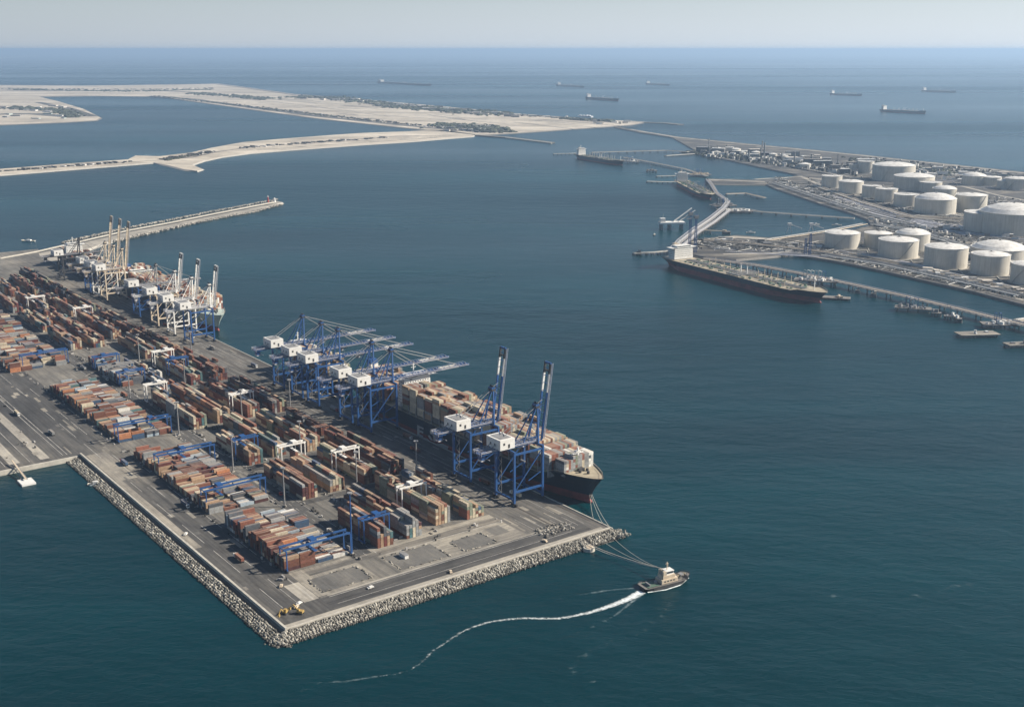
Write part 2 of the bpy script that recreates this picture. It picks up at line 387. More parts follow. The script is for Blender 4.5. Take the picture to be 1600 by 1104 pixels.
def lines(b):
    def ln(x0,x1,y,w=.45): b.add([(x0,y-w/2,4.1),(x1,y-w/2,4.1),(x1,y+w/2,4.1),(x0,y+w/2,4.1)], [(0,1,2,3)])
    def lv(y0,y1,x,w=.45): b.add([(x-w/2,y0,4.1),(x+w/2,y0,4.1),(x+w/2,y1,4.1),(x-w/2,y1,4.1)], [(0,1,2,3)])
    for y in (250.5,262,273.5): 
        x = -10
        while x < 1300: ln(x, x+U_(18,60), y, .4); x += U_(60,110)
    for y in (300,296,330,352): ln(400, 760+y, y, .5)
    ln(30, 1400, 175.8, .4); ln(30, 1400, 192.4, .4)
    x = 30
    while x < 1200: ln(x, x+6, 184, .35); x += 14
    for y in (12,18,24,30,44,52): 
        x = -20
        while x < 1300: ln(x, x+U_(20,60), y, .35); x += U_(30,90)
    lv(30,240,-27,.4); lv(20,240,-14.5,.5)
    lv(64,172,23.2,.5)
struct('lane_marking', lines, M['line'], **TL)
for v_ in (5, 35): struct('crane_rail', lambda b: b.box(-20,1450,v_-.3,v_+.3,4.0,4.16), M['rail'], **TL)
struct('crown_wall', lambda b: (b.box(-42,391,285.6,287.2,4.0,6.2)), M['concrete'], **TL)
struct('quay_cope', lambda b: (b.box(-42,1500,.02,1.1,4.0,4.5)), M['concrete'], **TL)
struct('wharf_wall', lambda b: (b.box(388.4,390.9,289,470,-.5,4.2), b.box(388.4,390.9,500,1090,-.5,4.2), b.box(389.5,390.9,470,500,1.5,4.2)), M['concrete'], **TL)
struct('quay_face', lambda b: b.box(-42,1500,-1.2,-.03,-1,3.2), M['darkconc'], **TL)
# sloping armour under the blocks
def slopes(b):
    b.add([(-42,289,2.2),(391,289,2.2),(385,303,-1),(-58,303,-1),(-42,7,3.6),(-58,7,-1),(-42,289,3.6)],[(0,3,2,1),(0,4,5,3)])
    b.add([(-42,7,3.6),(-56,7,-1),(-58,-4,-1),(-42,-1,3.0)],[(0,3,2,1)])
struct('rubble_slope', slopes, M['rockbed'], **TL)
def stones(b):
    def put(u, v, z, k0=1.0):
        r = U_(.55,1.2)*k0; k = U_(.1,.5)*(.3 if z < .6 else 1)
        b.blob((u,v,z), r, U_(.9,1.3), (k, k*.94, k*.8))
    for i in range(255):
        for j in range(6):
            put(-44+i*1.72+U_(-.6,.6), 291.6+j*1.62+U_(-.4,.4), 3.0-j*.55)
    for i in range(172):
        if 30.5 < 5+i*1.66 < 34.5: continue
        for j in range(8):
            put(-43.2-j*1.5+U_(-.4,.4), 4+i*1.66+U_(-.6,.6), 4.1-j*.5)
    for i in range(70): put(-43-U_(0,15), -6+U_(0,11), 3.2-i*.02)
    for i in range(110): 
        a_ = R()*1.57; q = U_(1,15); put(-42.5-q*cos(a_), 288+q*sin(a_), 4-q*.3)
struct('armour_stones', stones, M['stone'], kind='stuff', **TL)
def curbs(b):
    for x0, x1, y0, y1 in ((-6,19,200,240),(-8,20,134,176),(-8,14,90,120)):
        for k in range(40):
            t = R(); s_ = random.choice((0,1,2,3))
            p = ((x0+(x1-x0)*t, y0) if s_==0 else (x0+(x1-x0)*t, y1) if s_==1 else (x0, y0+(y1-y0)*t) if s_==2 else (x1, y0+(y1-y0)*t))
            k_ = U_(.08,.5); b.rbox((p[0]+U_(-.6,.6),p[1]+U_(-.6,.6),4.06),(U_(.6,2.6),U_(.5,1.1),U_(.3,.9)),U_(0,3) if R()<.3 else (pi/2 if s_>1 else 0),(k_,k_*.92,k_*.76))
    for k in range(70):
        k_ = U_(.06,.4); b.blob((-17+U_(-9,9), 40+U_(-16,16), 4.4), U_(.5,1.7), .8, (k_,k_*.93,k_*.8))
struct('rubble_heaps', curbs, M['stone'], kind='stuff', **TL)

# ================================================================== CONTAINERS
PAL = dict(
 rust=('rust brown',(.15,.058,.036)), oxide=('dark red',(.125,.032,.027)), brick=('brick red',(.215,.082,.054)),
 tan=('tan',(.37,.25,.16)), orange=('orange',(.38,.16,.075)), cream=('cream',(.52,.46,.34)), white=('white',(.7,.69,.64)),
 grey=('grey',(.26,.27,.27)), olive=('grey green',(.2,.23,.17)), blue=('blue',(.04,.085,.16)), teal=('teal',(.06,.14,.15)),
 slate=('slate grey',(.085,.095,.11)), maroon=('maroon',(.07,.024,.025)), pale=('pale blue',(.32,.39,.44)))
MIX = dict(
 warm=['rust']*5+['oxide']*2+['brick']*4+['tan']*6+['orange']+['cream']*4+['grey']*3+['maroon']*2+['slate','olive','blue','teal'],
 dark=['rust']*5+['maroon']*5+['oxide']*3+['slate']*3+['grey','olive','olive','tan','tan','brick'],
 tanm=['tan']*5+['cream']*4+['olive']*3+['brick']*2+['rust']*3+['grey','blue'],
 mixed=['white']+['grey']*4+['pale']*3+['blue']*4+['rust']*5+['slate']*4+['cream']+['brick']*2+['oxide']*2,
 empt=['white']*3+['grey']*5+['pale']*4+['cream']+['blue']*4+['slate']*3,
 gold=['orange']*3+['tan']*4+['rust']*5+['teal','grey','slate','blue','brick'],
 deck=['brick']*3+['rust']*5+['tan']*6+['grey']*4+['cream']*4+['oxide']*2+['slate']*2+['olive']*2,
 bow=['grey']*4+['white']*2+['brick']*4+['slate']+['cream']*2+['olive'],
 ship3=['brick']*5+['orange']*2+['cream']*4+['rust']*3+['white']*2+['grey']*2+['olive','blue'])
CN = []      # every container: dict
CH = 2.75
def rand_heights(nb, nl, lo, hi, hole=.06):
    H = [[0]*nl for _ in range(nb)]
    for l in range(nl):
        h = random.randint(lo, hi)
        for b_ in range(nb):
            if R() < .42: h = max(1, random.randint(lo, hi) - (R() < .18)*2)
            H[b_][l] = 0 if R() < hole else h
    return H
def fill(u0, v0, nb, nl, H, mix, across=False, z0=4.0, where='', du=12.75, dv=2.86, frame=W, rz=A, grp=None):
    """bays along the container's long axis, lanes across it"""
    cols = {}
    for b_ in range(nb):
        for l in range(nl):
            h = H[b_][l]; c = random.choice(MIX[mix])
            for t in range(h):
                if R() < .7: c = cols.get((b_-1,l,t), c) if R() < .4 else random.choice(MIX[mix])
                cols[(b_,l,t)] = c
                if across: u = u0 + (l+.5)*dv; v = v0 + (b_+.5)*du; r = rz + pi/2
                else: u = u0 + (b_+.5)*du; v = v0 + (l+.5)*dv; r = rz
                p = frame(u, v, z0 + t*CH + .05)
                if across:
                    endx = (l == 0 or H[b_][l-1] <= t); side = (b_ == nb-1 or H[b_+1][l] <= t)
                    e = (31*endx*.8, 6.5*side)
                else:
                    endx = (b_ == 0 or H[b_-1][l] <= t); side = (l == nl-1 or H[b_][l+1] <= t)
                    e = (6.5*endx, 31*side*.8)
                top = (t == h-1)
                d2 = p[0]**2 + p[1]**2 + 140000
                CN.append(dict(p=p, r=r, c=c, s=(e[0]+e[1]+30*.42*top)/d2, tier=t+1, h=h, lane=l+1, bay=b_+1, nl=nl, top=top, where=where, across=across, grp=grp or where, end=endx, side=side))
def ordw(n):
    a = ['','first','second','third','fourth','fifth','sixth','seventh','eighth','ninth','tenth','eleventh','twelfth','thirteenth','fourteenth','fifteenth','sixteenth','seventeenth','eighteenth','nineteenth']
    if n < 20: return a[n]
    tens = {2:('twenty','twentieth'),3:('thirty','thirtieth'),4:('forty','fortieth'),5:('fifty','fiftieth'),6:('sixty','sixtieth'),7:('seventy','seventieth'),8:('eighty','eightieth'),9:('ninety','ninetieth')}
    if n >= 100: return 'hundred and '+(a[n-100] or 'last')
    return tens[n//10][1] if n%10 == 0 else tens[n//10][0]+'-'+a[n%10]
ORD = [ordw(i) for i in range(1, 119)]
ORD_OLD = ['first','second','third','fourth','fifth','sixth','seventh','eighth','ninth','tenth','eleventh','twelfth']+['%dth'%i for i in range(13,80)]

ROWS = {  # v of first lane, lanes, [(u0,u1,lo,hi,mix)]
 'quayside row': (66.5, 6, [(42,150,3,5,'tanm'),(166,300,3,5,'dark'),(306,390,3,4,'dark'),(402,540,4,5,'dark'),(556,690,3,5,'dark'),(700,830,3,5,'dark'),(842,990,2,4,'warm'),(1000,1160,3,5,'dark'),(1175,1390,3,5,'dark')]),
 'second row': (96.5, 5, [(47,150,4,6,'tanm'),(162,252,3,5,'tanm'),(270,392,4,5,'tanm'),(404,540,3,5,'warm'),(556,690,4,5,'warm'),(702,815,4,5,'warm'),(830,990,4,5,'warm'),(1000,1170,3,5,'warm'),(1185,1340,3,5,'dark')]),
 'third row': (129.5, 5, [(38,150,4,6,'warm'),(163,262,4,5,'tanm'),(276,392,4,5,'warm'),(404,540,4,5,'warm'),(556,690,2,4,'mixed'),(797,990,4,5,'warm'),(1004,1180,3,5,'warm'),(1195,1300,3,5,'warm')]),
 'roadside row': (156.8, 5, [(36,112,4,6,'warm'),(161,250,4,5,'warm'),(268,352,4,5,'warm'),(399,538,4,5,'warm'),(802,905,4,5,'warm'),(925,1060,3,5,'warm'),(1075,1240,3,5,'warm')]),
}
for rn, (v0, nl, segs) in ROWS.items():
    for k, (a, b_, lo, hi, mx) in enumerate(segs):
        nb = int((b_-a)/12.75); H = rand_heights(nb, nl, lo, hi, .06)
        for l in range(nl): H[0][l] = max(H[0][l], lo)
        wh = '%s, %s block inland' % (rn, ORD[k]) if k else '%s, seaward end block' % rn
        fill(a, v0, nb, nl, H, mx, where=wh, grp='containers in the yard rows')
def cross_block(u0, u1, v0, nb, mixes, hts, wh, hole=.16):
    nl = int((u1-u0)/3.15)
    for b_ in range(nb):
        segs = 0
        H = [[0]*nl]; h = random.randint(*hts[b_]); 
        for l in range(nl):
            if R() < .4: h = random.randint(*hts[b_])
            H[0][l] = 0 if R() < hole else h
        l = 0
        while l < nl:
            k = random.randint(4, 12); k = min(k, nl-l)
            fill(u0+l*3.15, v0+b_*12.9+(b_>1)*1.6, 1, k, [H[0][l:l+k]], random.choice(mixes[b_]), across=True, dv=3.15, where='%s, column %s' % (wh, ORD[b_]), grp='containers in the cross-stacked blocks')
            for q in CN[-sum(H[0][l:l+k]):] if sum(H[0][l:l+k]) else []: q['lane'] += l
            l += k
mm = [['empt','mixed'],['empt','mixed'],['warm','mixed'],['warm','mixed','dark']]
cross_block(40, 150, 194.5, 4, mm, [(1,3),(1,3),(3,4),(4,5)], 'corner block')
cross_block(178, 360, 194.5, 4, [['warm','dark','mixed'],['mixed','empt','dark'],['warm','dark'],['warm','brick'] if 0 else ['warm']], [(1,2),(1,2),(1,3),(2,4)], 'middle cross block')
cross_block(404, 640, 192, 4, [['gold','mixed','warm'],['empt','mixed'],['gold','empt','mixed'],['gold','warm']], [(1,2),(2,3),(2,4),(2,4)], 'wharfside cross block')
cross_block(596, 722, 150, 2, [['empt','mixed'],['empt','mixed']], [(2,4),(2,4)], 'grey gantry block')
cross_block(735, 930, 196, 5, [['gold','mixed','warm']]*5, [(2,4)]*5, 'far cross block')
cross_block(950, 1150, 190, 5, [['warm','mixed','dark']]*5, [(2,4)]*5, 'far cross block beyond')

# ================================================================== SHIPS
def smooth(t): t = max(0, min(1, t)); return t*t*(3-2*t)
TS = [0,.012,.03,.06,.1,.15,.25,.4,.55,.7,.76,.82,.87,.9,.93,.955,.975,.988,.996,1.0]
def fd(t, full=.86): return (.82+.18*smooth(t/.06)) if t < .06 else 1.0 if t < full else max(.015, ((1-t)/(1-full))**.6)
def fw(t, full=.74): return (.25+.75*smooth(t/.16)) if t < .16 else 1.0 if t < full else max(.008, ((1-t)/(1-full))**.85)
def hull_rings(L, B, zlv, zd, rise):
    rings = []
    for t in TS:
        top = zd + rise*smooth((t-.86)/.04); ring = []
        for z in zlv:
            zz = top if z == 'd' else z
            s = max(0, min(1, zz/top))**1.6
            hb_ = B/2*(fw(t)*(1-s)+fd(t)*s); x = t*L*(.962+.038*s) + (1-s)*.012*L*(1-t)
            ring.append((x, hb_, zz))
        rings.append(ring)
    return rings
def hull_side(b, L, B, zlv, zd, rise, i0=0):
    rg = hull_rings(L, B, zlv, zd, rise)[i0:]; m = len(zlv); vs = []; fs = []
    for r in rg: vs += [(x, y, z) for x, y, z in r] + [(x, -y, z) for x, y, z in r]
    for i in range(len(rg)-1):
        for k in range(m-1):
            a = i*2*m+k; c = (i+1)*2*m+k
            fs.append((a, a+1, c+1, c)); fs.append((a+m, c+m, c+m+1, a+m+1))
    for k in range(m-1): fs.append((k, m+k, m+k+1, k+1))
    b.add(vs, fs)
def hull_deck(b, L, B, zd, rise, dz=-.8):
    vs = []; fs = []
    for t in TS:
        top = zd + rise*smooth((t-.86)/.04); y = B/2*fd(t)-.25; x = min(t*L, L-.6)
        vs += [(x, max(.05,y), top+dz), (x, -max(.05,y), top+dz)]
    for i in range(len(TS)-1): fs.append((2*i, 2*i+2, 2*i+3, 2*i+1))
    b.add(vs, fs)
def hull(t, key, L, B, zr, zd, rise, mh, ma, md):
    part(t, 'hull', ('hull',key), lambda b: hull_side(b, L, B, [zr, zr+(zd-zr)*.35, zr+(zd-zr)*.7, 'd'], zd, rise), mh, smooth=False)
    part(t, 'boot_top', ('boot',key), lambda b: hull_side(b, L, B, [-2, zr*.5, zr], zd, rise), ma)
    part(t, 'deck', ('deck',key), lambda b: hull_deck(b, L, B, zd, rise), md)
def bulb(b, x, r, z):
    n, m_ = 10, 6; vs = []; fs = []
    for i in range(m_+1):
        a = pi/2*i/m_
        for k in range(n): vs.append((x+r*2.6*sin(a)-r*1.2, r*.9*cos(a)*cos(2*pi*k/n), z+r*cos(a)*sin(2*pi*k/n)))
    for i in range(m_):
        for k in range(n): fs.append((i*n+k,i*n+(k+1)%n,(i+1)*n+(k+1)%n,(i+1)*n+k))
    b.add(vs, fs)
def railing(b, L, B, zd, rise):
    for sgn in (-1,1):
        pr = None
        for t in [.04+.96*i/40 for i in range(41)]:
            top = zd + rise*smooth((t-.86)/.04); p = (min(t*L,L-.4), sgn*max(.1,B/2*fd(t)-.3), top+1.1)
            if pr: b.beam(pr, p, .22, .22)
            pr = p
def house(t, key, x0, x1, w_, z0, z1, wing, mat=None):
    mat = mat or M['white']
    lv = max(2, int((z1-z0)/3)); hh = (z1-z0)/lv
    h = part(t, 'superstructure', ('house',key), lambda b: [b.box(x0+(0 if k<lv-1 else .8), x1-.25*k*.4, -w_/2+ .35*k*.5, w_/2-.35*k*.5, z0+k*hh+.004*k, z0+(k+1)*hh) for k in range(lv)], mat)
    def win(b):
        for k in range(1, lv-1):
            z = z0+k*hh+hh*.45; n = int(w_/3.2)
            for i in range(n):
                y = -w_/2+2.2+i*3.0
                b.box(x1-.25*k*.4-.02, x1-.25*k*.4+.06, y, y+1.3, z, z+.95)
                b.box(x0-.06, x0+.02, y, y+1.3, z, z+.95)
            nx = int((x1-x0)/3.4)
            for i in range(nx):
                for s_ in (-1,1):
                    yy = s_*(w_/2-.35*k*.5); b.box(x0+1.5+i*3.2, x0+2.8+i*3.2, min(yy,yy+s_*.06), max(yy,yy+s_*.06), z, z+.95)
    part(h, 'window', ('hwin',key), win, M['glass'], kind='stuff')
    zt = z1
    br = part(t, 'bridge_deck', ('bridge',key), lambda b: (b.box(x0+2, x1+.6, -wing/2, wing/2, zt+.01, zt+.5), b.box(x0+2.2, x1+.2, -w_*.36, w_*.36, zt+.51, zt+3.2), b.box(x0+2, x1+.4, -w_*.38, w_*.38, zt+3.21, zt+3.6)), mat)
    part(br, 'bridge_windows', ('bwin',key), lambda b: (b.box(x1+.21, x1+.3, -w_*.35, w_*.35, zt+1.5, zt+2.7), b.box(x0+2.1, x0+2.19, -w_*.35, w_*.35, zt+1.5, zt+2.7)), M['glass'])
    part(t, 'radar_mast', ('rmast',key), lambda b: (b.beam((x0+4,0,zt+3.6),(x0+4,0,zt+13),.8), b.beam((x0+4,-3,zt+9),(x0+4,3,zt+9),.4), b.beam((x0+4,-2,zt+11.5),(x0+4,2,zt+11.5),.5,.3)), mat)
def funnel(t, key, x, w_, l, z0, z1, mat, band=None):
    f = part(t, 'funnel', ('fun',key), lambda b: (b.box(x-l/2,x+l/2,-w_/2,w_/2,z0,z1), b.cyl(x-l*.2,0,z1+.01,z1+2,.8,8), b.cyl(x+l*.15,.8,z1+.01,z1+2,.6,8)), mat)
    if band: part(f, 'funnel_band', ('funb',key), lambda b: b.box(x-l/2-.06,x+l/2+.06,-w_/2-.06,w_/2+.06,z0+(z1-z0)*.6,z0+(z1-z0)*.85), band)

def shipframe(u_stern, vc):
    base = W(u_stern, vc, 0)
    def fr(x, y, z): return (base[0]-x*CU+y*SU, base[1]-x*SU-y*CU, z)   # local x forward = -u, local y = -v
    return base, fr
def container_ship(key, label, u_st, vc, L, B, zr, zd, rise, mh, ma, md, bays, mixf, housex, housew, ht, fx, ftop, nr, scale_h, group):
    base, fr = shipframe(u_st, vc)
    t = thing('container_ship', label, 'ship', base, A+pi, group)
    hull(t, key, L, B, zr, zd, rise, mh, ma, md)
    part(t, 'bulbous_bow', ('bulb',key), lambda b: bulb(b, L*.958, B*.06, .9), M['bulbred'], smooth=True)
    part(t, 'railing', ('rail',key), lambda b: railing(b, L, B, zd, rise), M['cream'])
    house(t, key, housex, housex+12, housew, zd, ht, B*.98)
    funnel(t, key, fx, 9, 9, zd, ftop, M['blue'], M['white'])
    part(t, 'lashing_bridges', ('lash',key), lambda b: [ (b.box(x-.5,x+.4,-B/2+1.2,-B/2+2,zd-.7,zd+9), b.box(x-.5,x+.4,B/2-2,B/2-1.2,zd-.7,zd+9), b.box(x-.5,x+.4,-B/2+2,B/2-2,zd-.7,zd+4)) for x in bays], M['grey'])
    xm = L*.955
    part(t, 'foremast', ('fm',key), lambda b: (b.beam((xm-14,0,zd+rise-1),(xm-14,0,zd+rise+19),1.5), b.beam((xm-14,-6,zd+rise+14),(xm-14,6,zd+rise+14),1.4,.5), b.beam((xm-15,-6,zd+rise+14),(xm-20,-2,zd+rise-1),.6), b.beam((xm-15,6,zd+rise+14),(xm-20,2,zd+rise-1),.6), b.box(xm-16.5,xm-13,-2.5,2.5,zd+rise+15,zd+rise+16)), M['white'])
    def gear(b):
        for sx, sy in ((xm-6,4),(xm-6,-4),(xm-18,9),(xm-18,-9),(xm,0)): b.cyl(sx, sy, zd+rise-.8, zd+rise+1.4, 1.3, 8)
        b.box(xm-11,xm-8,-3,3,zd+rise-.8,zd+rise+1.5)
    part(t, 'deck_gear', ('gear',key), gear, M['dark'], kind='stuff')
    for i, x in enumerate(bays):
        tt = (x+12)/L; k = nr; wmax = 2*(B/2*(fd(min(.999,tt)) if tt > .5 else 1))-1.5
        k = min(nr, int(wmax/2.5)); lo, hi = scale_h(x/L)
        H = [[0]*k]; h = random.randint(lo,hi)
        for l in range(k):
            if R() < .3: h = random.randint(lo,hi)
            H[0][l] = h
        fill(x+.6, -k*2.5/2, 1, k, H, mixf(x/L), z0=zd+1.9, where='%s, %s bay' % (key, ORD[len(bays)-1-i]), du=12.75, dv=2.5, frame=fr, rz=A+pi, grp='containers on the deck of the %s' % key)
        for q in CN[-sum(H[0]):]:
            # seen from the bow and from the inland side
            l = q['lane']; e1 = (i == len(bays)-1); q['s'] = ((6.5 if e1 else 0)+(25 if l == 1 and 0 else 0)+13*q['top'])/(q['p'][0]**2+q['p'][1]**2+140000)
            if l == 1: q['s'] += 22/(q['p'][0]**2+q['p'][1]**2+140000)
    return t, fr
bays1 = [18+i*14.1 for i in range(25)]
bays1 = [x for x in bays1 if not (92 < x+6 < 122)] 
cs1, fr1 = container_ship('great navy ship', 'great navy blue container ship stacked with tan and red boxes beside the blue cranes', 404, -28, 400, 50, 7, 20, 6, M['navy'], M['antifoul'], M['tandeck'],
    [x for x in bays1 if x < 358], lambda f: 'bow' if f > .82 else 'tanm' if .72 < f <= .82 else 'deck', 100, 34, 50, 20, 50, 18, lambda f: (5,6) if f > .84 else (6,7) if f > .7 else (7,9) if f > .2 else (5,7), 'container ships at the quay')
def pside(x, y, v):
    """point of the vertical plane v=const seen at a picture place: (u, z)"""
    a0, z0 = uv(x, y, 0), 0.0; a1 = uv(x, y, 40); t = (v-a0[1])/(a1[1]-a0[1])
    return a0[0]+(a1[0]-a0[0])*t, 40*t
def letters(b):
    def pl(pts):
        q = []
        for x, y in pts:
            u, z = pside(630+x/13.8, 640+y/13.8, -3); q.append((404-u, -25.06, max(1.2,min(19.4,z))))
        n = len(q); b.add(q+[(a,-24.9,c) for a,_,c in q], [tuple(range(n)), tuple(range(n))[::-1]]+[(i,n+i,n+(i+1)%n,(i+1)%n) for i in range(n)])
    pl([(302,320),(350,345),(350,575),(302,545)]); pl([(350,345),(440,390),(436,425),(350,395)])
    pl([(350,430),(432,470),(430,510),(350,480)]); pl([(350,520),(430,560),(428,610),(350,575)])
    pl([(428,585),(520,620),(600,690),(740,770),(690,765),(440,620)])
    pl([(570,450),(690,490),(690,690),(650,668),(640,545),(580,520)]); pl([(530,550),(570,545),(650,668),(590,650),(560,610)])
    pl([(730,720),(860,730),(975,790),(950,880),(760,770)])
part(cs1, 'painted_letters', None, letters, M['white'], label='large white company letters painted along the navy hull')
cs2, fr2 = container_ship('feeder ship', 'smaller pale container vessel moored astern of the great navy ship', 560, -22, 140, 34, 3.5, 13, 4, M['navy'], M['antifoul'], M['tandeck'],
    [26+i*14.1 for i in range(6)], lambda f: random.choice(['bow','tanm','deck']), 6, 24, 36, 4, 26, 12, lambda f: (5,8), 'container ships at the quay')
cs3, fr3 = container_ship('pale bowed ship', 'loaded container ship with pale green bow under the far cranes', 1190, -29, 397, 52, 5, 19, 6, M['navy'], M['antifoul'], M['hullpale'],
    [x for x in [16+i*14.1 for i in range(24)] if not 60 < x < 90], lambda f: 'ship3', 66, 30, 37, 30, 42, 19, lambda f: (6,8), 'container ships at the quay')
part(cs3, 'pale_bow', None, lambda b: hull_side(b, 397.5, 52.4, [6, 10, 14, 'd'], 19.1, 6, 10), M['hullpale'], label='pale green band painted round the bow')
cs4, fr4 = container_ship('farthest ship', 'dark container ship at the far end of the quay by the breakwater', 1480, -24, 270, 40, 5, 16, 5, M['navy'], M['antifoul'], M['tandeck'],
    [x for x in [14+i*14.1 for i in range(16)] if not 44 < x < 66], lambda f: random.choice(['ship3','dark']), 48, 30, 40, 24, 36, 14, lambda f: (3,6), 'container ships at the quay')

# ---- put the containers down
CN.sort(key=lambda q: -q['s'])
seen = set(); cube = {}
def cmesh(c):
    k = (c, random.randint(0, 3))
    if k not in cube:
        q = (.8, .93, 1.05, 1.2)[k[1]]
        b = MB(); b.box(-6.1,6.1,-1.22,1.22,0,2.6,tuple(x*q for x in PAL[c][1])); cube[k] = b.mesh('container', M['container'])
    return cube[k]
n_ind = 0; rest = {}
for q in CN:
    if n_ind < 300:
        n_ind += 1
        o = link('shipping_container', cmesh(q['c']), None, q['p'], q['r'])
        nm = PAL[q['c']][0]
        tier = 'topmost' if q['top'] else 'bottom' if q['tier']==1 else '%s up' % ORD[q['tier']-1]
        if q['across']: lb = '%s container, %s, %s stack from sea, %s' % (nm, tier, ordw(q['lane']), q['where'])
        else: lb = '%s container, %s, %s lane, %s bay, %s' % (nm, tier, ordw(q['lane']), ordw(q['bay']), q['where'])
        tag(o, lb, 'shipping container', q['grp'])
    else: rest.setdefault(q['grp'], []).append(q)
for grp, L_ in rest.items():
    b = MB()
    for q in L_:
        k = U_(.8,1.2); c = tuple(min(.8,x*k) for x in PAL[q['c']][1])
        b.rbox((q['p'][0],q['p'][1],q['p'][2]), (12.2,2.44,2.6), q['r'], c)
    tag(link('container_stacks', b.mesh('container_stacks', M['container'])), grp.replace('containers','remaining stacked containers'), 'shipping containers', None, 'stuff')

# ================================================================== SHIP TO SHORE CRANES
def sts(u, boom, leg, top, label, L=88, hs=1.0, bandm=None, bandlab=None, group='ship-to-shore gantry cranes on the quay', key=''):
    t = thing('gantry_crane', label, 'crane', W(u, 0, 4.2), A, group)
    G0 = 46*hs; AP = 79*hs; key = key + '%.2f%s' % (hs, '')
    for sx in (-1, 1):
        for y in (5, 35):
            l = part(t, 'leg', ('leg',key), lambda b: (b.beam((0,0,2.2),(0,0,G0),1.9,1.7)), leg, (sx*13, y, 0))
            part(l, 'bogie', ('bogie',), lambda b: (b.box(-4,4,-.8,.8,1,2.2), b.box(-3.8,-.6,-.6,.6,0,1), b.box(.6,3.8,-.6,.6,0,1)), M['dark'])
    for y in (5, 35): part(t, 'sill_beam', ('sill',key), lambda b: b.beam((-12,0,5),(12,0,5),1.3,1.6), leg, (0,y,0))
    for sx in (-1, 1):
        part(t, 'portal_beam', ('port',key), lambda b: b.beam((0,6,12),(0,34,12),1.3,1.8), leg, (sx*13,0,0))
        part(t, 'diagonal_brace', ('diag',key), lambda b: (b.beam((0,34,13),(0,6,G0-2),.8), b.beam((0,5.8,G0*.55),(0,20,G0*.42),.6)), leg, (sx*13,0,0))
        part(t, 'upper_beam', ('upb',key), lambda b: b.beam((0,6,G0-1),(0,34,G0-1),1.3,1.6), leg, (sx*13,0,0))
    for y in (5, 35): part(t, 'cross_beam', ('crb',key), lambda b: b.beam((-14,0,G0+.9),(14,0,G0+.9),1.6,1.8), leg, (0,y,0))
    def girder(b):
        for sx in (-3.6,3.6): b.beam((sx,-1,G0+3),(sx,62,G0+3),1.1,2.0)
        for k in range(11): b.beam((-3.6,2+k*6,G0+3.2),(3.6,2+k*6,G0+3.2),.5)
        b.box(-5.5,5.5,55,63,G0+1.5,G0+2.1)
        for sx in (-5.4,5.4): b.beam((sx,4,G0+4.2),(sx,62,G0+4.2),.25); b.beam((sx,4,G0+2.1),(sx,62,G0+2.1),.5,.2)
        b.box(-3,3,57,61,G0-3,G0+1.5)
    part(t, 'rear_girder', ('gird',key), girder, top)
    h = part(t, 'machinery_house', ('mh',key), lambda b: (b.box(-9.8,9.8,32,47,G0+4.1,G0+12.8)), M['white'])
    part(h, 'house_roof', ('mhr',key), lambda b: (b.box(-7.4,7.4,34,45,G0+12.81,G0+13.05)), M['grey'])
    part(h, 'door', ('mhd1',key), lambda b: b.box(-9.86,-9.8,37,39,G0+5,G0+8.4), M['dark'])
    part(h, 'vent', ('mhd2',key), lambda b: b.box(-9.86,-9.8,42,44,G0+8,G0+10), M['dark'])
    for q in (-3, 3): part(h, 'window', ('mhd3',key), lambda b: b.box(0,1.8,47,47.06,G0+6.5,G0+8.6), M['dark'], (q,0,0))
    def frame(b):
        for sx in (-1,1):
            b.beam((sx*7,5,G0+1.8),(sx*1.6,2,AP),1.3); b.beam((sx*5.5,20,G0+4),(sx*1.6,3,AP-1),.8)
        b.beam((-4.4,3.6,G0+18),(4.4,3.6,G0+18),.7); b.box(-2.6,2.6,.6,4.2,AP-1,AP+1.6)
        for k in range(3): b.beam((-6+k*.9,4.4,G0+5+k*5),(6-k*.9,4.4,G0+5+k*5+4),.3)
    part(t, 'apex_frame', ('apex',key), frame, top)
    part(t, 'backstay', ('bst',key), lambda b: [b.beam((sx*1.6,3,AP),(sx*3.4,54,G0+4),.45) for sx in (-1,1)], M['grey'])
    ang = radians(0.6) if boom == 'down' else radians(82)
    hy, hz = -1.2, G0+3
    def bp(s, dz=0): return (-(s*cos(ang)) + hy - dz*sin(ang)*1, hz + s*sin(ang) - 0 + dz*cos(ang))
    def seg(b, s0, s1, w_=1.1):
        for sx in (-3.4,3.4):
            (y0,z0),(y1,z1) = bp(s0),bp(s1); b.beam((sx,y0,z0),(sx,y1,z1),w_,1.7)
    def ties(b):
        s_ = 3
        while s_ < L: y,z = bp(s_); b.beam((-3.4,y,z),(3.4,y,z),.45); s_ += 6.5
        y,z = bp(L); b.beam((-4.2,y,z),(4.2,y,z),1.6)
        for sx in (-4.8,4.8):
            (y0,z0),(y1,z1) = bp(1,1.6),bp(L,1.6); b.beam((sx,y0,z0),(sx,y1,z1),.2)
    bo = part(t, 'boom', ('boom',key,boom,L), lambda b: (seg(b,0,L*.62), ties(b)), top)
    part(bo, 'boom_band', ('bband',key,boom,L), lambda b: seg(b, L*.62+.01, L*.86-.01, 1.2), bandm or M['white'])
    part(bo, 'boom_tip', ('btip',key,boom,L), lambda b: (seg(b, L*.86, L+.8, 1.25), [b.beam((-3.4,*bp(s_)),(3.4,*bp(s_)),1.2) for s_ in (L*.9,L)]), M['dark'] if boom != 'down' else top)
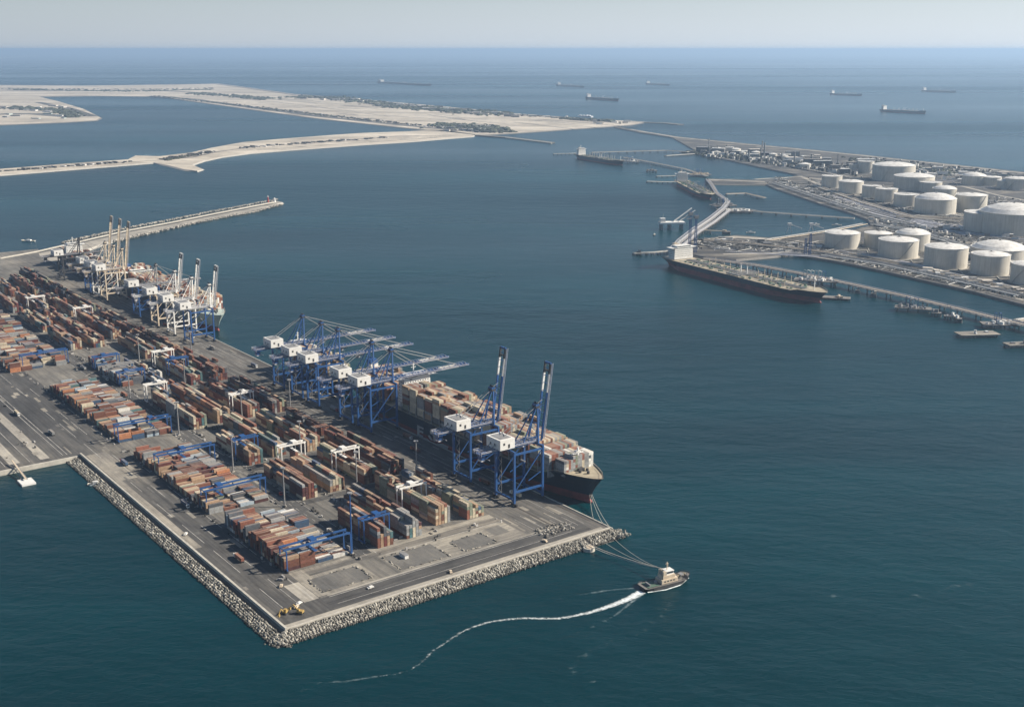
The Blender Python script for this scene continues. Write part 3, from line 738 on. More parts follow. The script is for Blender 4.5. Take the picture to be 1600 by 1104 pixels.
    def walk(b):
        for sx in (-5.0,5.0):
            (y0,z0),(y1,z1) = bp(1,.3),bp(L,.3); b.beam((sx,y0,z0),(sx,y1,z1),.9,.25)
            (y0,z0),(y1,z1) = bp(1,1.5),bp(L,1.5); b.beam((sx*1.08,y0,z0),(sx*1.08,y1,z1),.22)
        for k in range(int(L/4) if boom == 'down' else 0):
            (y0,z0),(y1,z1) = bp(2+k*4,1.0),bp(4+k*4,1.0); b.beam((-3.2,y0,z0),(3.2,y1,z1),.35)
    part(bo, 'boom_walkway', ('bwk',key,boom,L), walk, M['steel'])
    def rwalk(b):
        for sx in (-5.6,5.6): b.beam((sx,2,G0+3.6),(sx,63,G0+3.6),1.1,.25); b.beam((sx*1.1,2,G0+4.7),(sx*1.1,63,G0+4.7),.25)
        for k in range(22): b.beam((-3.4,3+k*2.7,G0+4.2),(3.4,4.6+k*2.7,G0+4.2),.35)
        for k in range(6): b.beam((-6+k*2.4,63.4,G0+1.4),(-6+k*2.4,63.4,G0+5),.25)
        b.beam((-6,63.4,G0+5),(6,63.4,G0+5),.3); b.beam((-6,55,G0-3.5),(6,55,G0-3.5),.4); b.box(-2.6,2.6,57.2,61.2,G0-4.6,G0-3.1)
    part(t, 'girder_walkway', ('gwk',key), rwalk, M['steel'])
    part(t, 'sheave_head', ('shv',key), lambda b: (b.box(-3,3,.2,4.6,AP-1.6,AP-.1), b.cyl(-1.4,2.4,AP+1.6,AP+3,1,8), b.cyl(1.4,2.4,AP+1.6,AP+3,1,8)), M['dark'])
    part(t, 'operator_cab', ('ocab',key), lambda b: (b.box(3.2,5.8,-1.5,1.8,G0-3,G0-.2)), M['steel'], (0,-24 if boom == 'down' else 12,0))
    def stay(b):
        for sx in (-1.6,1.6):
            for s_ in (L*.45, L*.88):
                y,z = bp(s_,1)
                if boom == 'down': b.beam((sx,1.5,AP),(sx*1.9,y,z),.4)
            if boom != 'down':
                y,z = bp(L*.5,1); b.beam((sx,1.5,AP),(sx*1.9,y,z),.35); b.beam((sx,1.5,AP),(sx*2,-6,G0+26),.35)
    part(t, 'forestay', ('stay',key,boom,L), stay, M['grey'])
    ty = -24 if boom == 'down' else 16
    def trol(b): b.box(-3,3,-2.5,2.5,G0+1,G0+2.2); b.box(-1,1.6,2.6,5,G0-2.2,G0+1); b.box(-3,3,-.6,.6,G0-14,G0-13.2); [b.beam((sx,0,G0+1),(sx,0,G0-13.2),.12) for sx in (-2.5,2.5)]
    part(t, 'trolley', ('trol',key), trol, M['grey'], (0,ty,0))
    def stairs(b):
        for k in range(9): b.beam((12-.0,33.2 if k%2 else 30,3+k*4.6*hs),(12,30 if k%2 else 33.2,3+(k+1)*4.6*hs),.5,.25)
        b.beam((12,29.8,3),(12,29.8,G0),.2)
    part(t, 'stair_tower', ('stair',key), stairs, M['grey'])
    return t
B_, Wt, Cr, Gy = M['blue'], M['white'], M['cream'], M['grey']
sts(56, 'up', B_, B_, 'blue quay crane with raised boom nearest the great ship bow', L=66, hs=1.0, key='b')
sts(120, 'up', B_, B_, 'blue quay crane with raised boom, second from the sea end', L=66, key='b')
for u, lb in ((293,'blue quay crane with lowered boom, closest to the two raised ones'),(331,'blue quay crane with lowered boom, second of the lowered five'),(403,'blue quay crane with lowered boom, middle of the lowered five'),(441,'blue quay crane with lowered boom, fourth of the lowered five'),(486,'blue quay crane with lowered boom at the landward end of the blue group')):
    sts(u, 'down', B_, B_, lb, key='b')
sts(752, 'up', B_, Wt, 'white and blue crane with raised boom over the pale green bow', L=52, hs=.92, key='w')
sts(812, 'up', Wt, Wt, 'white legged crane with raised white boom, second along far ship', L=52, hs=.92, key='w2')
sts(872, 'up', Cr, Wt, 'cream legged crane with raised white boom, third along far ship', L=52, hs=.92, key='c')
sts(944, 'down', B_, Gy, 'grey boomed crane lowered over the middle of the far ship', L=60, hs=.9, key='g')
sts(1086, 'up', Cr, Cr, 'tall cream crane with raised boom before the breakwater', L=70, hs=.95, key='cc', bandm=Cr)
sts(1124, 'up', Wt, Cr, 'tall cream crane with raised boom, middle of the cream trio', L=70, hs=.95, key='cc', bandm=Cr)
sts(1164, 'up', B_, Cr, 'blue legged crane with raised cream boom, last of the cream trio', L=70, hs=.95, key='bc', bandm=Cr)
sts(1300, 'down', M['dark'], M['dark'], 'dark crane with lowered boom at the breakwater end of the quay', L=50, hs=.8, key='d')

# ================================================================== YARD CRANES
def rtg(u, v, span, h, mat, label, group, key, lw=8):
    t = thing('yard_crane', label, 'crane', W(u, v, 4.06), A, group)
    for sx in (-1,1):
        for y in (0, span):
            l = part(t, 'leg', ('rl',key,h), lambda b: b.beam((0,0,1.4),(0,0,h),.8), mat, (sx*lw/2,y,0))
            part(l, 'wheel', ('rw',), lambda b: (b.box(-1.6,-.2,-.5,.5,0,1.4), b.box(.2,1.6,-.5,.5,0,1.4)), M['dark'])
    for y in (0, span): part(t, 'sill_beam', ('rs',key,lw), lambda b: b.beam((-lw/2-1,0,1.9),(lw/2+1,0,1.9),.9,1.0), mat, (0,y,0))
    for sx in (-1,1): part(t, 'girder', ('rg',key,span,h), lambda b: b.beam((0,-1.5,h+.8),(0,span+1.5,h+.8),.8,1.4), mat, (sx*lw*.35,0,0))
    for y in (0, span): part(t, 'end_tie', ('rt',key,h,lw), lambda b: b.beam((-lw/2,0,h-.2),(lw/2,0,h-.2),.7), mat, (0,y,0))
    ty = span*U_(.3,.75)
    part(t, 'trolley', ('rtr',key,h), lambda b: (b.box(-3.4,3.4,-2.5,2.5,h+1.8,h+3.4), b.box(-1,1,2.6,4.6,h-2.6,h+1), b.box(-6,6,-1.2,1.2,h-5.5,h-5.0), [b.beam((s_*3,0,h-5),(s_*3,0,h+1.7),.15) for s_ in (-1,1)]), mat, (0,ty,0))
    part(t, 'power_unit', ('rp',key), lambda b: b.box(-2.2,2.2,-1.6,-.6,2.5,5), M['grey'], (0,0,0))
    return t
RG = 'rubber-tyred cranes straddling container rows'
pos = [(92,93.5,'white'),(52,153.5,'blue'),(205,93.5,'white'),(247,126.5,'white'),(290,153.5,'blue'),
       (430,93.5,'white'),(520,153.5,'white'),(610,93.5,'blue'),(655,93.5,'white'),(960,93.5,'white'),(1075,126.5,'white')]
nmrow = {93.5:'second row', 126.5:'third row', 153.5:'roadside row'}; cnt = {}
for u, v, c in pos:
    k = (c, v); cnt[k] = cnt.get(k,0)+1
    rtg(u, v, 23.6 if v < 150 else 22.5, 19.5, M[c], '%s yard crane straddling the %s, %s from the seaward end' % (c, nmrow[v], ORD[cnt[k]-1]), RG, c)
WG = 'wide blue gantry cranes over the cross-stacked blocks'
for u, wh in ((44,'seaward edge of corner block'),(192,'seaward end of middle cross block'),(300,'landward part of middle cross block'),(408,'seaward end of wharfside cross block'),(745,'far cross block')):
    t = rtg(u, 193, 53, 16.5, B_, 'wide blue gantry crane over the %s' % wh, WG, 'wide', 11)
for u, wh in ((604,'seaward side'),(640,'middle'),(690,'landward side')):
    rtg(u, 148.5, 29, 15, B_ if u != 640 else M['grey'], 'gantry crane over the %s of the grey gantry block' % wh, WG, 'gr%d'%u, 10)
def lamp_mast(u, v, h, mat, label):
    t = thing('light_mast', label, 'light mast', W(u, v, 4.05), A, 'light masts in the yard')
    part(t, 'pole', ('lm',h), lambda b: b.cyl(0,0,.8,h,.75,8,.45), mat)
    part(t, 'base', ('lmb',), lambda b: b.box(-1.3,1.3,-1.3,1.3,0,.8), M['concrete'])
    part(t, 'lamp_ring', ('lmr',h), lambda b: (b.cyl(0,0,h,h+.5,2.2,8), [b.rbox((2*cos(k),2*sin(k),h-.7),(.7,.5,.6),k) for k in (0,1.05,2.1,3.14,4.2,5.2)]), M['grey'])
lamp_mast(40, 191.5, 49, B_, 'tall blue light mast at the seaward corner of the cross blocks')
for i, (u, v, wh) in enumerate(((158,189.5,'between corner and middle cross blocks'),(262,189.5,'halfway along middle cross block'),(392,189.5,'between middle and wharfside cross blocks'),(530,190,'halfway along wharfside cross block'),(157,121,'in first aisle by second row'),(264,121,'in second aisle by second row'),(395,121,'in third aisle by second row'),(548,121,'in fourth aisle by second row'),(695,121,'beside the grey gantry block'),(150,64,'on apron edge by first aisle'),(400,64,'on apron edge by third aisle'),(670,64,'on apron edge beyond blue cranes'))):
    lamp_mast(u, v, 34, Gy, 'grey light mast %s' % wh)

# ================================================================== VEHICLES
def truck(u, v, ang, label, col, loaded=None, fl='container trucks'):
    t = thing('container_truck', label, 'truck', W(u, v, 4.07), A+ang, fl)
    part(t, 'cab', ('tcab',), lambda b: (b.box(6.2,8.4,-1.2,1.2,.9,3.1), b.box(6.0,8.4,-1.1,1.1,.5,.9)), col)
    part(t, 'windscreen', ('tws',), lambda b: b.box(8.4,8.45,-1.05,1.05,1.9,2.8), M['glass'])
    part(t, 'chassis', ('tch',), lambda b: b.box(-6.2,6.0,-.6,.6,.9,1.25), M['dark'])
    part(t, 'wheels', ('twh',), lambda b: [b.box(x-.5,x+.5,y-.2,y+.2,0,1) for x in (-5.4,-4.2,3.6,7.2) for y in (-1,1)], M['dark'])
    if loaded:
        o = link('shipping_container', cmesh(loaded), None, W(u - .0*cos(ang), v, 5.36), A+ang)
        tag(o, '%s container on the truck %s' % (PAL[loaded][0], label.split(' ',3)[-1].replace('seaward end','sea')), 'shipping container', 'containers on trucks')
tr = [(60,20,0,'white'),(100,24,0,'red'),(160,16,pi,'white'),(210,27,0,'orange'),(250,12,pi,'white'),(330,20,0,'white'),(375,26,pi,'red'),(430,14,0,'white'),(520,22,0,'white'),(590,18,pi,'white'),(640,46,0,'red'),(700,24,0,'white'),(780,20,pi,'white'),(860,24,0,'red'),
      (80,186,0,'white'),(190,181,pi,'red'),(310,187,0,'white'),(450,181,pi,'white'),(560,186,0,'orange'),(640,181,pi,'white'),(700,187,0,'white'),(80,265,0,'white'),(210,256,pi,'white'),(340,262,0,'red'),(470,290,0,'white'),(560,300,pi,'white')]
for i, (u, v, an, c) in enumerate(tr):
    wh = 'on the quay apron' if v < 60 else 'on the main yard road' if v < 190 else 'on the perimeter road' if v < 286 and u < 391 else 'on the wharf yard'
    if u == -26: wh = 'on the seaward end road'
    d_ = ORD[sum(1 for q in tr[:i] if (q[1] < 60) == (v < 60) and (60 <= q[1] < 190) == (60 <= v < 190) and (q[1] > 190) == (v > 190))]
    truck(u, v, an, '%s cab truck %s, %s from the seaward end' % (c, wh, d_), M[c], random.choice([None,'rust','cream','blue','brick','grey']))
def car(u, v, an, mat, label):
    t = thing('parked_car', label, 'car', W(u, v, 4.07), A+an, 'vehicles about the terminal')
    part(t, 'body', ('carb',), lambda b: (b.box(-2.4,2.4,-.95,.95,.35,1.1), b.box(-1.6,1.0,-.85,.85,1.1,1.75)), mat)
    part(t, 'wheels', ('carw',), lambda b: [b.box(x-.35,x+.35,y-.12,y+.12,0,.7) for x in (-1.5,1.5) for y in (-.95,.95)], M['dark'])
for i, (u, v) in enumerate([(-12,262),(-16,266),(20,260),(150,279),(-30,60),(-33,150),(-20,210),(30,256)]):
    car(u, v, U_(0,3), M[random.choice(['white','grey','cream'])], 'small car on the terminal edge road, %s of those there' % ORD[i])
def excavator(u, v, an, label):
    t = thing('excavator', label, 'excavator', W(u, v, 4.07), A+an, 'excavators')
    part(t, 'tracks', ('ext',), lambda b: (b.box(-2.4,2.4,-1.7,-1,0,1), b.box(-2.4,2.4,1,1.7,0,1)), M['dark'])
    part(t, 'body', ('exb',), lambda b: (b.box(-2.6,1.8,-1.5,1.5,1.1,2.6), b.box(-.2,1.6,.2,1.5,2.6,3.8)), M['yellow'])
    part(t, 'boom', ('exa',), lambda b: (b.beam((1.5,-.4,2),(5,-.4,5.6),.7), b.beam((5,-.4,5.6),(8,-.4,3),.5), b.box(7.2,8.6,-1,.2,1.4,3)), M['yellow'])
excavator(-19, 276, 2.2, 'yellow excavator working at the outermost corner of the terminal')
excavator(-25, 268, .6, 'yellow excavator beside a pickup near the terminal corner')
t = thing('site_cabin', 'small white site cabin in the unpaved enclosure', 'cabin', W(11, 163, 4.1), A)
part(t, 'wall', ('cab1',), lambda b: b.box(-4,4,-1.6,1.6,0,2.8), M['white']); part(t, 'roof', ('cab2',), lambda b: b.box(-4.3,4.3,-1.9,1.9,2.81,3.05), M['grey'])
t = thing('concrete_barge', 'small oval concrete dolphin in the gap of the end rubble', 'dolphin', W(-56, 37, 0), A)
part(t, 'body', None, lambda b: b.cyl(0,0,-1,2.6,5,12,4.4), M['concrete']); part(t, 'cap', None, lambda b: b.cyl(0,0,2.61,3.2,3.4,12,2.6), M['cream'])
t = thing('landing_stage', 'short landing stage with conveyor gangway off the wharf wall', 'landing stage', W(372, 345, 0), A)
part(t, 'pontoon', None, lambda b: b.box(-24,-8,-6,6,-.5,1.6), M['white']); part(t, 'gangway', None, lambda b: [b.beam((-12,y,2),(26,y,5.5),.5) for y in (-2,2)]+[b.beam((-10+k*3,-2,2.3+k*.28),(-10+k*3,2,2.3+k*.28),.25) for k in range(12)], M['grey'])
part(t, 'conveyor', None, lambda b: (b.beam((-14,0,3.2),(30,0,8),1.2,.8), b.beam((-5,-3,0),(-5,0,5),.4), b.beam((-5,3,0),(-5,0,5),.4)), M['cream'])

# ================================================================== TUG, BOATS, ROPES, WAKES
def heading(p, q): return atan2(q[1]-p[1], q[0]-p[0])
ts, tb = g(1002,921,0), g(1073,903,0)
t = thing('tugboat', 'dark hulled tug with cream wheelhouse towing lines off the terminal corner', 'tugboat', (*ts,0), heading(ts,tb))
TLn = 42
part(t, 'hull', None, lambda b: hull_side(b, TLn, 13, [-.8,1.2,'d'], 2.6, 1.8), M['dark'])
part(t, 'deck', None, lambda b: hull_deck(b, TLn, 12.8, 2.6, 1.8, -.4), M['darkconc'])
part(t, 'towing_deck', None, lambda b: b.box(3,13,-4.6,4.6,2.25,2.5), M['deckgreen'])
part(t, 'bulwark', None, lambda b: railing(b, TLn, 13.2, 2.4, 1.8), M['dark'])
hs_ = part(t, 'deckhouse', None, lambda b: (b.box(15,29,-4.2,4.2,2.3,5.4), b.box(16.5,27,-3.5,3.5,5.41,8)), M['cream'])
part(hs_, 'window', None, lambda b: ([b.box(17+i*2.6,18.4+i*2.6,-4.27,-4.2,3.6,4.5) for i in range(4)], [b.box(29,29.06,-3+i*2,-1.8+i*2,3.6,4.6) for i in range(4)]), M['glass'], kind='stuff')
wh_ = part(t, 'wheelhouse', None, lambda b: (b.box(20,26,-2.7,2.7,8.01,10.6), b.box(19.6,26.4,-3,3,10.61,10.9)), M['white'])
part(wh_, 'windscreen', None, lambda b: (b.box(26,26.06,-2.5,2.5,9.1,10.2), b.box(20.3,25.7,-2.76,-2.7,9.1,10.2), b.box(20.3,25.7,2.7,2.76,9.1,10.2)), M['glass'])
part(t, 'mast', None, lambda b: (b.beam((22,0,10.9),(22,0,17),.5), b.beam((22,-1.8,14.5),(22,1.8,14.5),.3), b.box(21.4,22.6,-.8,.8,15.6,16)), M['cream'])
for s_ in (-1,1): part(t, 'funnel', None, lambda b: b.box(16.8,18.8,s_*2.6-.7,s_*2.6+.7,8.01,11.4), M['cream'])
part(t, 'winch', None, lambda b: (b.cyl(12.5,0,2.5,4.2,1.3,8), b.box(33,36,-2,2,3.9,5.2), b.box(5,6,-3,3,2.5,4)), M['grey'])
part(t, 'foredeck_gear', None, lambda b: [b.blob((30+R()*8,U_(-2.5,2.5),4.3),U_(.4,.8),1,None) for k in range(12)], M['tandeck'], kind='stuff')
def rope(name, p, q, sag, r, label, group, n=10):
    def f(b):
        pr = None
        for i in range(n+1):
            k = i/n; z = p[2]+(q[2]-p[2])*k - sag*4*k*(1-k); c = (p[0]+(q[0]-p[0])*k, p[1]+(q[1]-p[1])*k, z)
            if pr: b.beam(pr, c, r)
            pr = c
    b = MB(); f(b); tag(link(name, b.mesh(name, M['rope'])), label, 'rope', group)
tm = g(1037,886,9); tq = (tm[0],tm[1],8.0)
for i, (u, v, lab) in enumerate(((-44,37,'thick tow rope from the notch in the end rubble to the tug'),(-44,39,'tow rope just inland of the thick one'),(-46,22,'thin tow rope from the middle of the end rubble to the tug'),(-48,10,'thin tow rope from the quay tip to the tug'))):
    a = W(u, v, 4.6); rope('tow_rope', a, (tq[0]+i*.3,tq[1],tq[2]-.2*i), 2.2+i*.7, .34 if i < 2 else .2, lab, 'tow ropes to the tug')
for i, (xx, yy, u) in enumerate(((372,4,-20),(376,-2,-32),(374,2,-40))):
    p = fr1(385.5,(-1,0,1)[i],8.5); rope('mooring_line', p, W(u,1.5,4.8), 2.6, .24, 'bow mooring line of the great navy ship, %s of three' % ORD[i], 'bow mooring lines')
def wake(name, pts, w0, w1, mat, label, inten=(.72,.5), z=.12):
    P = dens(G(pts), 6); n = len(P); b = MB()
    for i in range(n-1):
        k = i/(n-1); 
        p, q = P[i], P[i+1]; d = hypot(q[0]-p[0],q[1]-p[1]) or 1; nx, ny = -(q[1]-p[1])/d, (q[0]-p[0])/d
        wa = w0+(w1-w0)*k; wb = w0+(w1-w0)*(i+1)/(n-1); v = inten[0]+(inten[1]-inten[0])*k
        pa = P[i-1] if i else p; 
        def off(j, s):
            a_, c_ = P[max(0,j-1)], P[min(n-1,j+1)]; dd = hypot(c_[0]-a_[0],c_[1]-a_[1]) or 1
            return (P[j][0]-(c_[1]-a_[1])/dd*s, P[j][1]+(c_[0]-a_[0])/dd*s, z)
        rows = [(-1,0.0),(-.45,.8),(0,1.0),(.45,.8),(1,0.0)]
        for r_ in range(4):
            (s0,i0),(s1,i1) = rows[r_],rows[r_+1]
            b.v += [off(i,wa/2*s0),off(i,wa/2*s1),off(i+1,wb/2*s1),off(i+1,wb/2*s0)]
            m_ = len(b.v); b.f.append((m_-4,m_-3,m_-2,m_-1)); b.c.append((i0*v,i1*v))
    me = bpy.data.meshes.new(name); me.from_pydata(b.v,[],b.f); ca = me.color_attributes.new('Col','FLOAT_COLOR','CORNER'); buf = []
    for a_, c_ in b.c:
        for q in (a_,c_,c_,a_): buf += [q,q,q,1]
    ca.data.foreach_set('color',buf); me.materials.append(mat)
    tag(link(name, me), label, None, None, 'stuff')
wake('tug_wake', [(1003,924),(985,934),(965,942),(940,951),(915,958),(890,963)], 13, 6, M['foam'], 'churned white wake behind the tug', (1.0,.8))
wake('tug_wake', [(892,963),(870,966),(845,966),(820,965),(795,967),(770,970),(745,977),(725,985),(705,997),(690,1008),(675,1017),(665,1028),(655,1037),(640,1047),(615,1053),(590,1056)], 6.5, 5, M['foam'], 'thin curved wake trail of the tug', (.8,.58))
wake('tug_wake', [(1005,926),(985,941),(962,949),(940,958),(915,964)], 14, 5, M['foam'], 'side foam of the tug wake', (.62,.45), .16)
wake('wake_ripple', [(1003,928),(960,962),(915,985),(860,1000)], 5, 8, M['foamthin'], 'spreading ripple on the near side of the tug wake', (.8,.5), .2)
wake('wake_ripple', [(998,918),(950,922),(900,930),(850,941)], 4, 7, M['foamthin'], 'spreading ripple on the far side of the tug wake', (.8,.5), .2)
wake('streaks', [(0,276),(100,268),(200,260),(240,257)], 30, 20, M['foamthin'], 'pale shallows along the causeway', (.5,.55))  # thin pale strips lying on the water beside the causeway
wake('streaks', [(205,247),(235,241),(262,243)], 60, 30, M['foamthin'], 'pale streak off the causeway corner', (.95,.6))
wake('bow_foam', [(1012,925),(1040,921),(1062,914),(1076,902)], 2.4, 2.4, M['foam'], 'white foam along the tug side', (1.1,1.0))
wake('foam_patch', [(1055,925),(1045,945),(1030,965),(1010,985),(985,995),(950,1003),(925,1015),(905,1030),(895,1045),(905,1060),(930,1065)], 30, 22, M['foamthin'], 'faint swirl of foam below the tug', (.58,.56))
wake('foam_patch', [(1085,905),(1180,915),(1280,930),(1380,935),(1460,925),(1520,910)], 34, 20, M['foamthin'], 'faint foam line across the open harbour', (.5,.58))
wake('foam_patch', [(590,1056),(540,1064),(500,1066),(470,1080)], 5, 8, M['foamthin'], 'end of the tug trail', (.75,.6))
wake('ship_wake', [(590,130),(520,131),(440,131),(380,131)], 60, 90, M['foam'], 'long straight wake of the far ship', (.95,.75))
wake('foam_patch', [(320,318),(350,315),(380,316),(385,319)], 8, 5, M['foam'], 'boat wake beside the breakwater', (.7,.6))
wake('foam_patch', [(1105,600),(1250,610),(1400,640),(1560,670)], 60, 60, M['foamthin'], 'faint slick on the harbour', (.52,.5))
def small_boat(px, L, label, an, mat=None):
    p = g(*px, 0); t = thing('small_boat', label, 'boat', (*p,0), an, 'small craft')
    part(t, 'hull', ('sb',L), lambda b: hull_side(b, L, L*.28, [-.3,.7,'d'], 1.5, .8), mat or M['white'])
    part(t, 'deck', ('sbd',L), lambda b: hull_deck(b, L, L*.27, 1.5, .8, -.3), M['tandeck'])
    part(t, 'cabin', ('sbc',L), lambda b: (b.box(L*.3,L*.6,-L*.09,L*.09,1.2,3.4), b.beam((L*.45,0,3.4),(L*.45,0,6),.25)), M['white'])
small_boat((137,758), 15, 'white launch beside the rubble slope of the terminal', .25)
small_boat((1166,364), 20, 'low work boat in the inner oil basin', .1); small_boat((1270,351), 16, 'white boat crossing the inner oil basin', .2)
small_boat((1021,368), 14, 'dark boat by the white loading platform', 1.2, M['dark']); small_boat((1300,352), 22, 'second boat in the inner oil basin by the tank quay', 0)
small_boat((55,377), 30, 'white workboat behind the breakwater', 3.0)

# ================================================================== BREAKWATERS AND FAR LAND
Z = 3.5
def GL(pts): return G(pts, Z)
land('breakwater', GL([(-60,414),(0,402),(60,391),(97,382.5),(150,370),(203,358),(263,347),(330,333.5),(399,320),(432,313.8),(441,316),(421,322),(399,328.5),(330,341),(263,355.5),(203,369),(180,374),(153,383),(120,395),(95,408),(40,428),(-60,440)]), Z, M['pale'], 7, skirtmat=M['armour'])
struct('breakwater_road', lambda b: strip(b, dens(G([(60,394),(97,385.5),(150,373),(203,361),(263,350),(330,336.5),(399,323),(425,318)],4.2),40), 11, 4.2, z0=3.4), M['asphalt'])
struct('breakwater_wall', lambda b: strip(b, dens(G([(0,402.5),(60,391.5),(97,383),(150,370.5),(203,358.5),(263,347.5),(330,334),(399,320.5),(428,315)],6.2),40), 2.6, 6.2, z0=3.4), M['concrete'])
def far_stones(b):
    for path, w_ in (([(180,377),(203,371),(263,357.5),(330,343),(399,330.5),(438,320)],10),([(97,380),(150,367.5),(203,355.5),(263,344.5),(330,331),(432,312)],8)):
        for p in dens(G(path,1.5), 3.1):
            for k in range(3):
                s_ = U_(.15,.5); b.blob((p[0]+U_(-w_,w_)*.5,p[1]+U_(-w_,w_)*.5,U_(1,3.2)),U_(1.4,2.8),.8,(s_,s_*.93,s_*.8))
struct('breakwater_stones', far_stones, M['stone'], kind='stuff')
def beacon(px, mat, label, h=14, r=2.2):
    p = g(*px, 4); t = thing('harbour_beacon', label, 'beacon', (*p,3.5), 0, 'harbour light beacons')
    part(t, 'tower', ('bt',h,r), lambda b: b.cyl(0,0,0,h,r,10,r*.6), mat); part(t, 'lantern', ('bl',h,r), lambda b: (b.cyl(0,0,h,h+.5,r*1.1,10), b.cyl(0,0,h+.5,h+3,r*.5,8)), M['white'])
beacon((419,316), M['red'], 'red tower beacon near the breakwater tip'); beacon((429,315.5), M['white'], 'white and red hut beacon at the breakwater tip', 8, 3.4)
land('causeway', GL([(-80,266),(0,264),(100,256),(200,249),(212,243),(250,244),(300,238),(330,231),(380,222),(450,216),(560,208),(640,205),(672,203),(700,204),(742,210),(738,213),(700,216),(640,221),(560,226),(450,234),(390,239),(345,245),(318,251),(300,257),(316,264),(308,267),(290,265),(262,258),(240,254),(200,257),(100,265),(0,273),(-80,277)]), Z, M['sand'], 10, skirtmat=M['armour'])
struct('causeway_road', lambda b: strip(b, dens(G([(0,268),(100,260.5),(200,253),(255,250),(300,246),(340,237),(400,229),(500,222),(620,213),(720,211)],3.6),60), 12, 3.6), M['sandroad'])
struct('causeway_scrub_strip', lambda b: strip(b, dens(G([(258,249),(300,243),(325,237)],3.7),60), 70, 3.72, 20), M['darkpatch'])
land('sand_island', GL([(-600,139),(-200,134),(0,133),(130,134),(250,132.5),(340,131),(370,134.5),(460,147),(560,155),(700,167),(800,177),(900,184),(935,187),(985,189),(1010,190.5),(985,195),(960,197),(900,201),(860,204),(800,208),(745,211),(690,205),(672,203.5),(600,196),(500,185.5),(400,172),(300,158),(250,151),(150,150),(60,151),(90,158),(130,170),(157,184),(150,188),(100,191),(0,195),(-200,198),(-600,200)]), Z, M['sand'], 14)
def fstrip(name, pts, w_, mat, z=3.7, kind='structure', w1=None): struct(name, lambda b: strip(b, dens(G(pts,z),80), w_, z, w1), mat, kind=kind)
fstrip('rail_corridor', [(235,150),(300,155),(400,169),(500,182),(600,192.5),(680,200.5),(760,207)], 95, M['sandroad'], 3.72, w1=50)
fstrip('shore_road', [(340,132),(370,135.5),(460,148.3),(560,156.3),(700,168.3),(800,178.3),(900,185)], 45, M['sandroad'])
fstrip('shore_road', [(0,141),(120,142),(240,141),(330,146)], 150, M['sandroad'], w1=60)
fstrip('lobe_road', [(0,160),(60,160),(110,170),(145,182)], 60, M['sandroad']); fstrip('lobe_ground', [(0,178),(60,178),(120,184)], 160, M['darkpatch'], 3.74, w1=60)
def tracks2(b):
    for k in range(40):
        x = U_(330,860); y = 139+(x-330)*.085+U_(0,28)*(1-abs(x-600)/520)
        L_ = U_(30,160); p, q = g(x,y,3.8), g(x+L_,y+L_*U_(.06,.13),3.8); strip(b, dens([p,q],60), U_(5,16), 3.74+.003*k)
struct('dirt_tracks', tracks2, M['sandroad'])
def ctr(b):
    for k in range(26):
        x = U_(330,700); y = 236-(x-330)*.066+U_(-3,3); L_ = U_(20,90); p, q = g(x,y,3.8), g(x+L_,y-L_*.066,3.8); strip(b, [p,q], U_(2,6), 3.7+.003*k)
struct('dirt_tracks', ctr, M['sandroad'])
def scrub(b, path, w_, n, r=(6,20)):
    n = int(n*1.6)
    P = dens(G(path, Z), 30)
    for k in range(n):
        p = random.choice(P); s_ = U_(.03,.09)
        b.blob((p[0]+random.gauss(0,w_*.4),p[1]+random.gauss(0,w_),Z+1), U_(*r), U_(.3,.7), (s_*.9,s_,s_*.6))
def allscrub(b):
    scrub(b, [(460,152),(520,153),(600,163)], 100, 300); scrub(b, [(600,165),(680,171),(780,178)], 110, 420)
    scrub(b, [(690,196),(740,199),(775,204)], 90, 330); scrub(b, [(300,146),(360,150),(420,155)], 90, 160)
    scrub(b, [(255,151),(400,168),(600,191)], 40, 260,(3,8)); scrub(b, [(20,168),(90,172),(120,182)], 60, 200); scrub(b, [(880,186),(950,190)], 30, 80)
    scrub(b, [(265,250),(322,238)], 12, 120, (3,7)); scrub(b, [(20,140),(200,143),(330,140)],60,160)
    scrub(b, [(1092,238),(1180,250),(1280,262)], 60, 420,(3,9)); scrub(b, [(1340,250),(1500,272),(1590,280)], 60, 260,(3,8))
struct('desert_scrub', allscrub, M['stone'], kind='stuff')
LABS = {}
TONE = {'white_paint':'white','galvanised_steel':'grey','pale_render':'cream','stained_concrete':'brownish grey','dark_steel':'dark','pale_green_hull':'pale green'}
def fbuild(px, dx, dy, h, mat, label, group, name='low_building', cat='building', rz=None):
    p = g(*px, Z); LABS.setdefault(label, []).append((p[0]/p[1], TONE.get(mat.name,'pale'), len(sc.objects))); t = thing(name, label, cat, (*p, Z), U_(-.4,.2) if rz is None else rz, group); LABS[label][-1] += (t,)
    part(t, 'wall', None, lambda b: b.box(-dx/2,dx/2,-dy/2,dy/2,-.3,h), mat)
    part(t, 'roof', None, lambda b: b.box(-dx/2-.5,dx/2+.5,-dy/2-.5,dy/2+.5,h+.01,h+.8), random.choice([M['white'],M['grey'],M['farbldg'],M['darkconc']]))
for k in range(34):
    k_ = k/33; x = 475+330*k_; y = 149.5+ (x-475)*.092 + U_(-1,5)
    fbuild((x,y), U_(20,70), U_(15,40), U_(5,13), random.choice([M['farbldg'],M['white'],M['grey'],M['darkconc']]), 'building in the strip along the island sea shore', 'buildings along the sand island shore')
for k in range(14): fbuild((U_(685,775),U_(198,206)), U_(15,50), U_(12,30), U_(5,14), random.choice([M['farbldg'],M['white'],M['darkconc']]), 'building where the causeway joins the island', 'buildings at the causeway junction')
for k in range(18): fbuild((U_(0,110),U_(166,186)), U_(20,60), U_(15,40), U_(4,9), random.choice([M['farbldg'],M['white'],M['hullpale'],M['grey']]), 'shed on the round spit beyond the lagoon', 'sheds on the round spit')
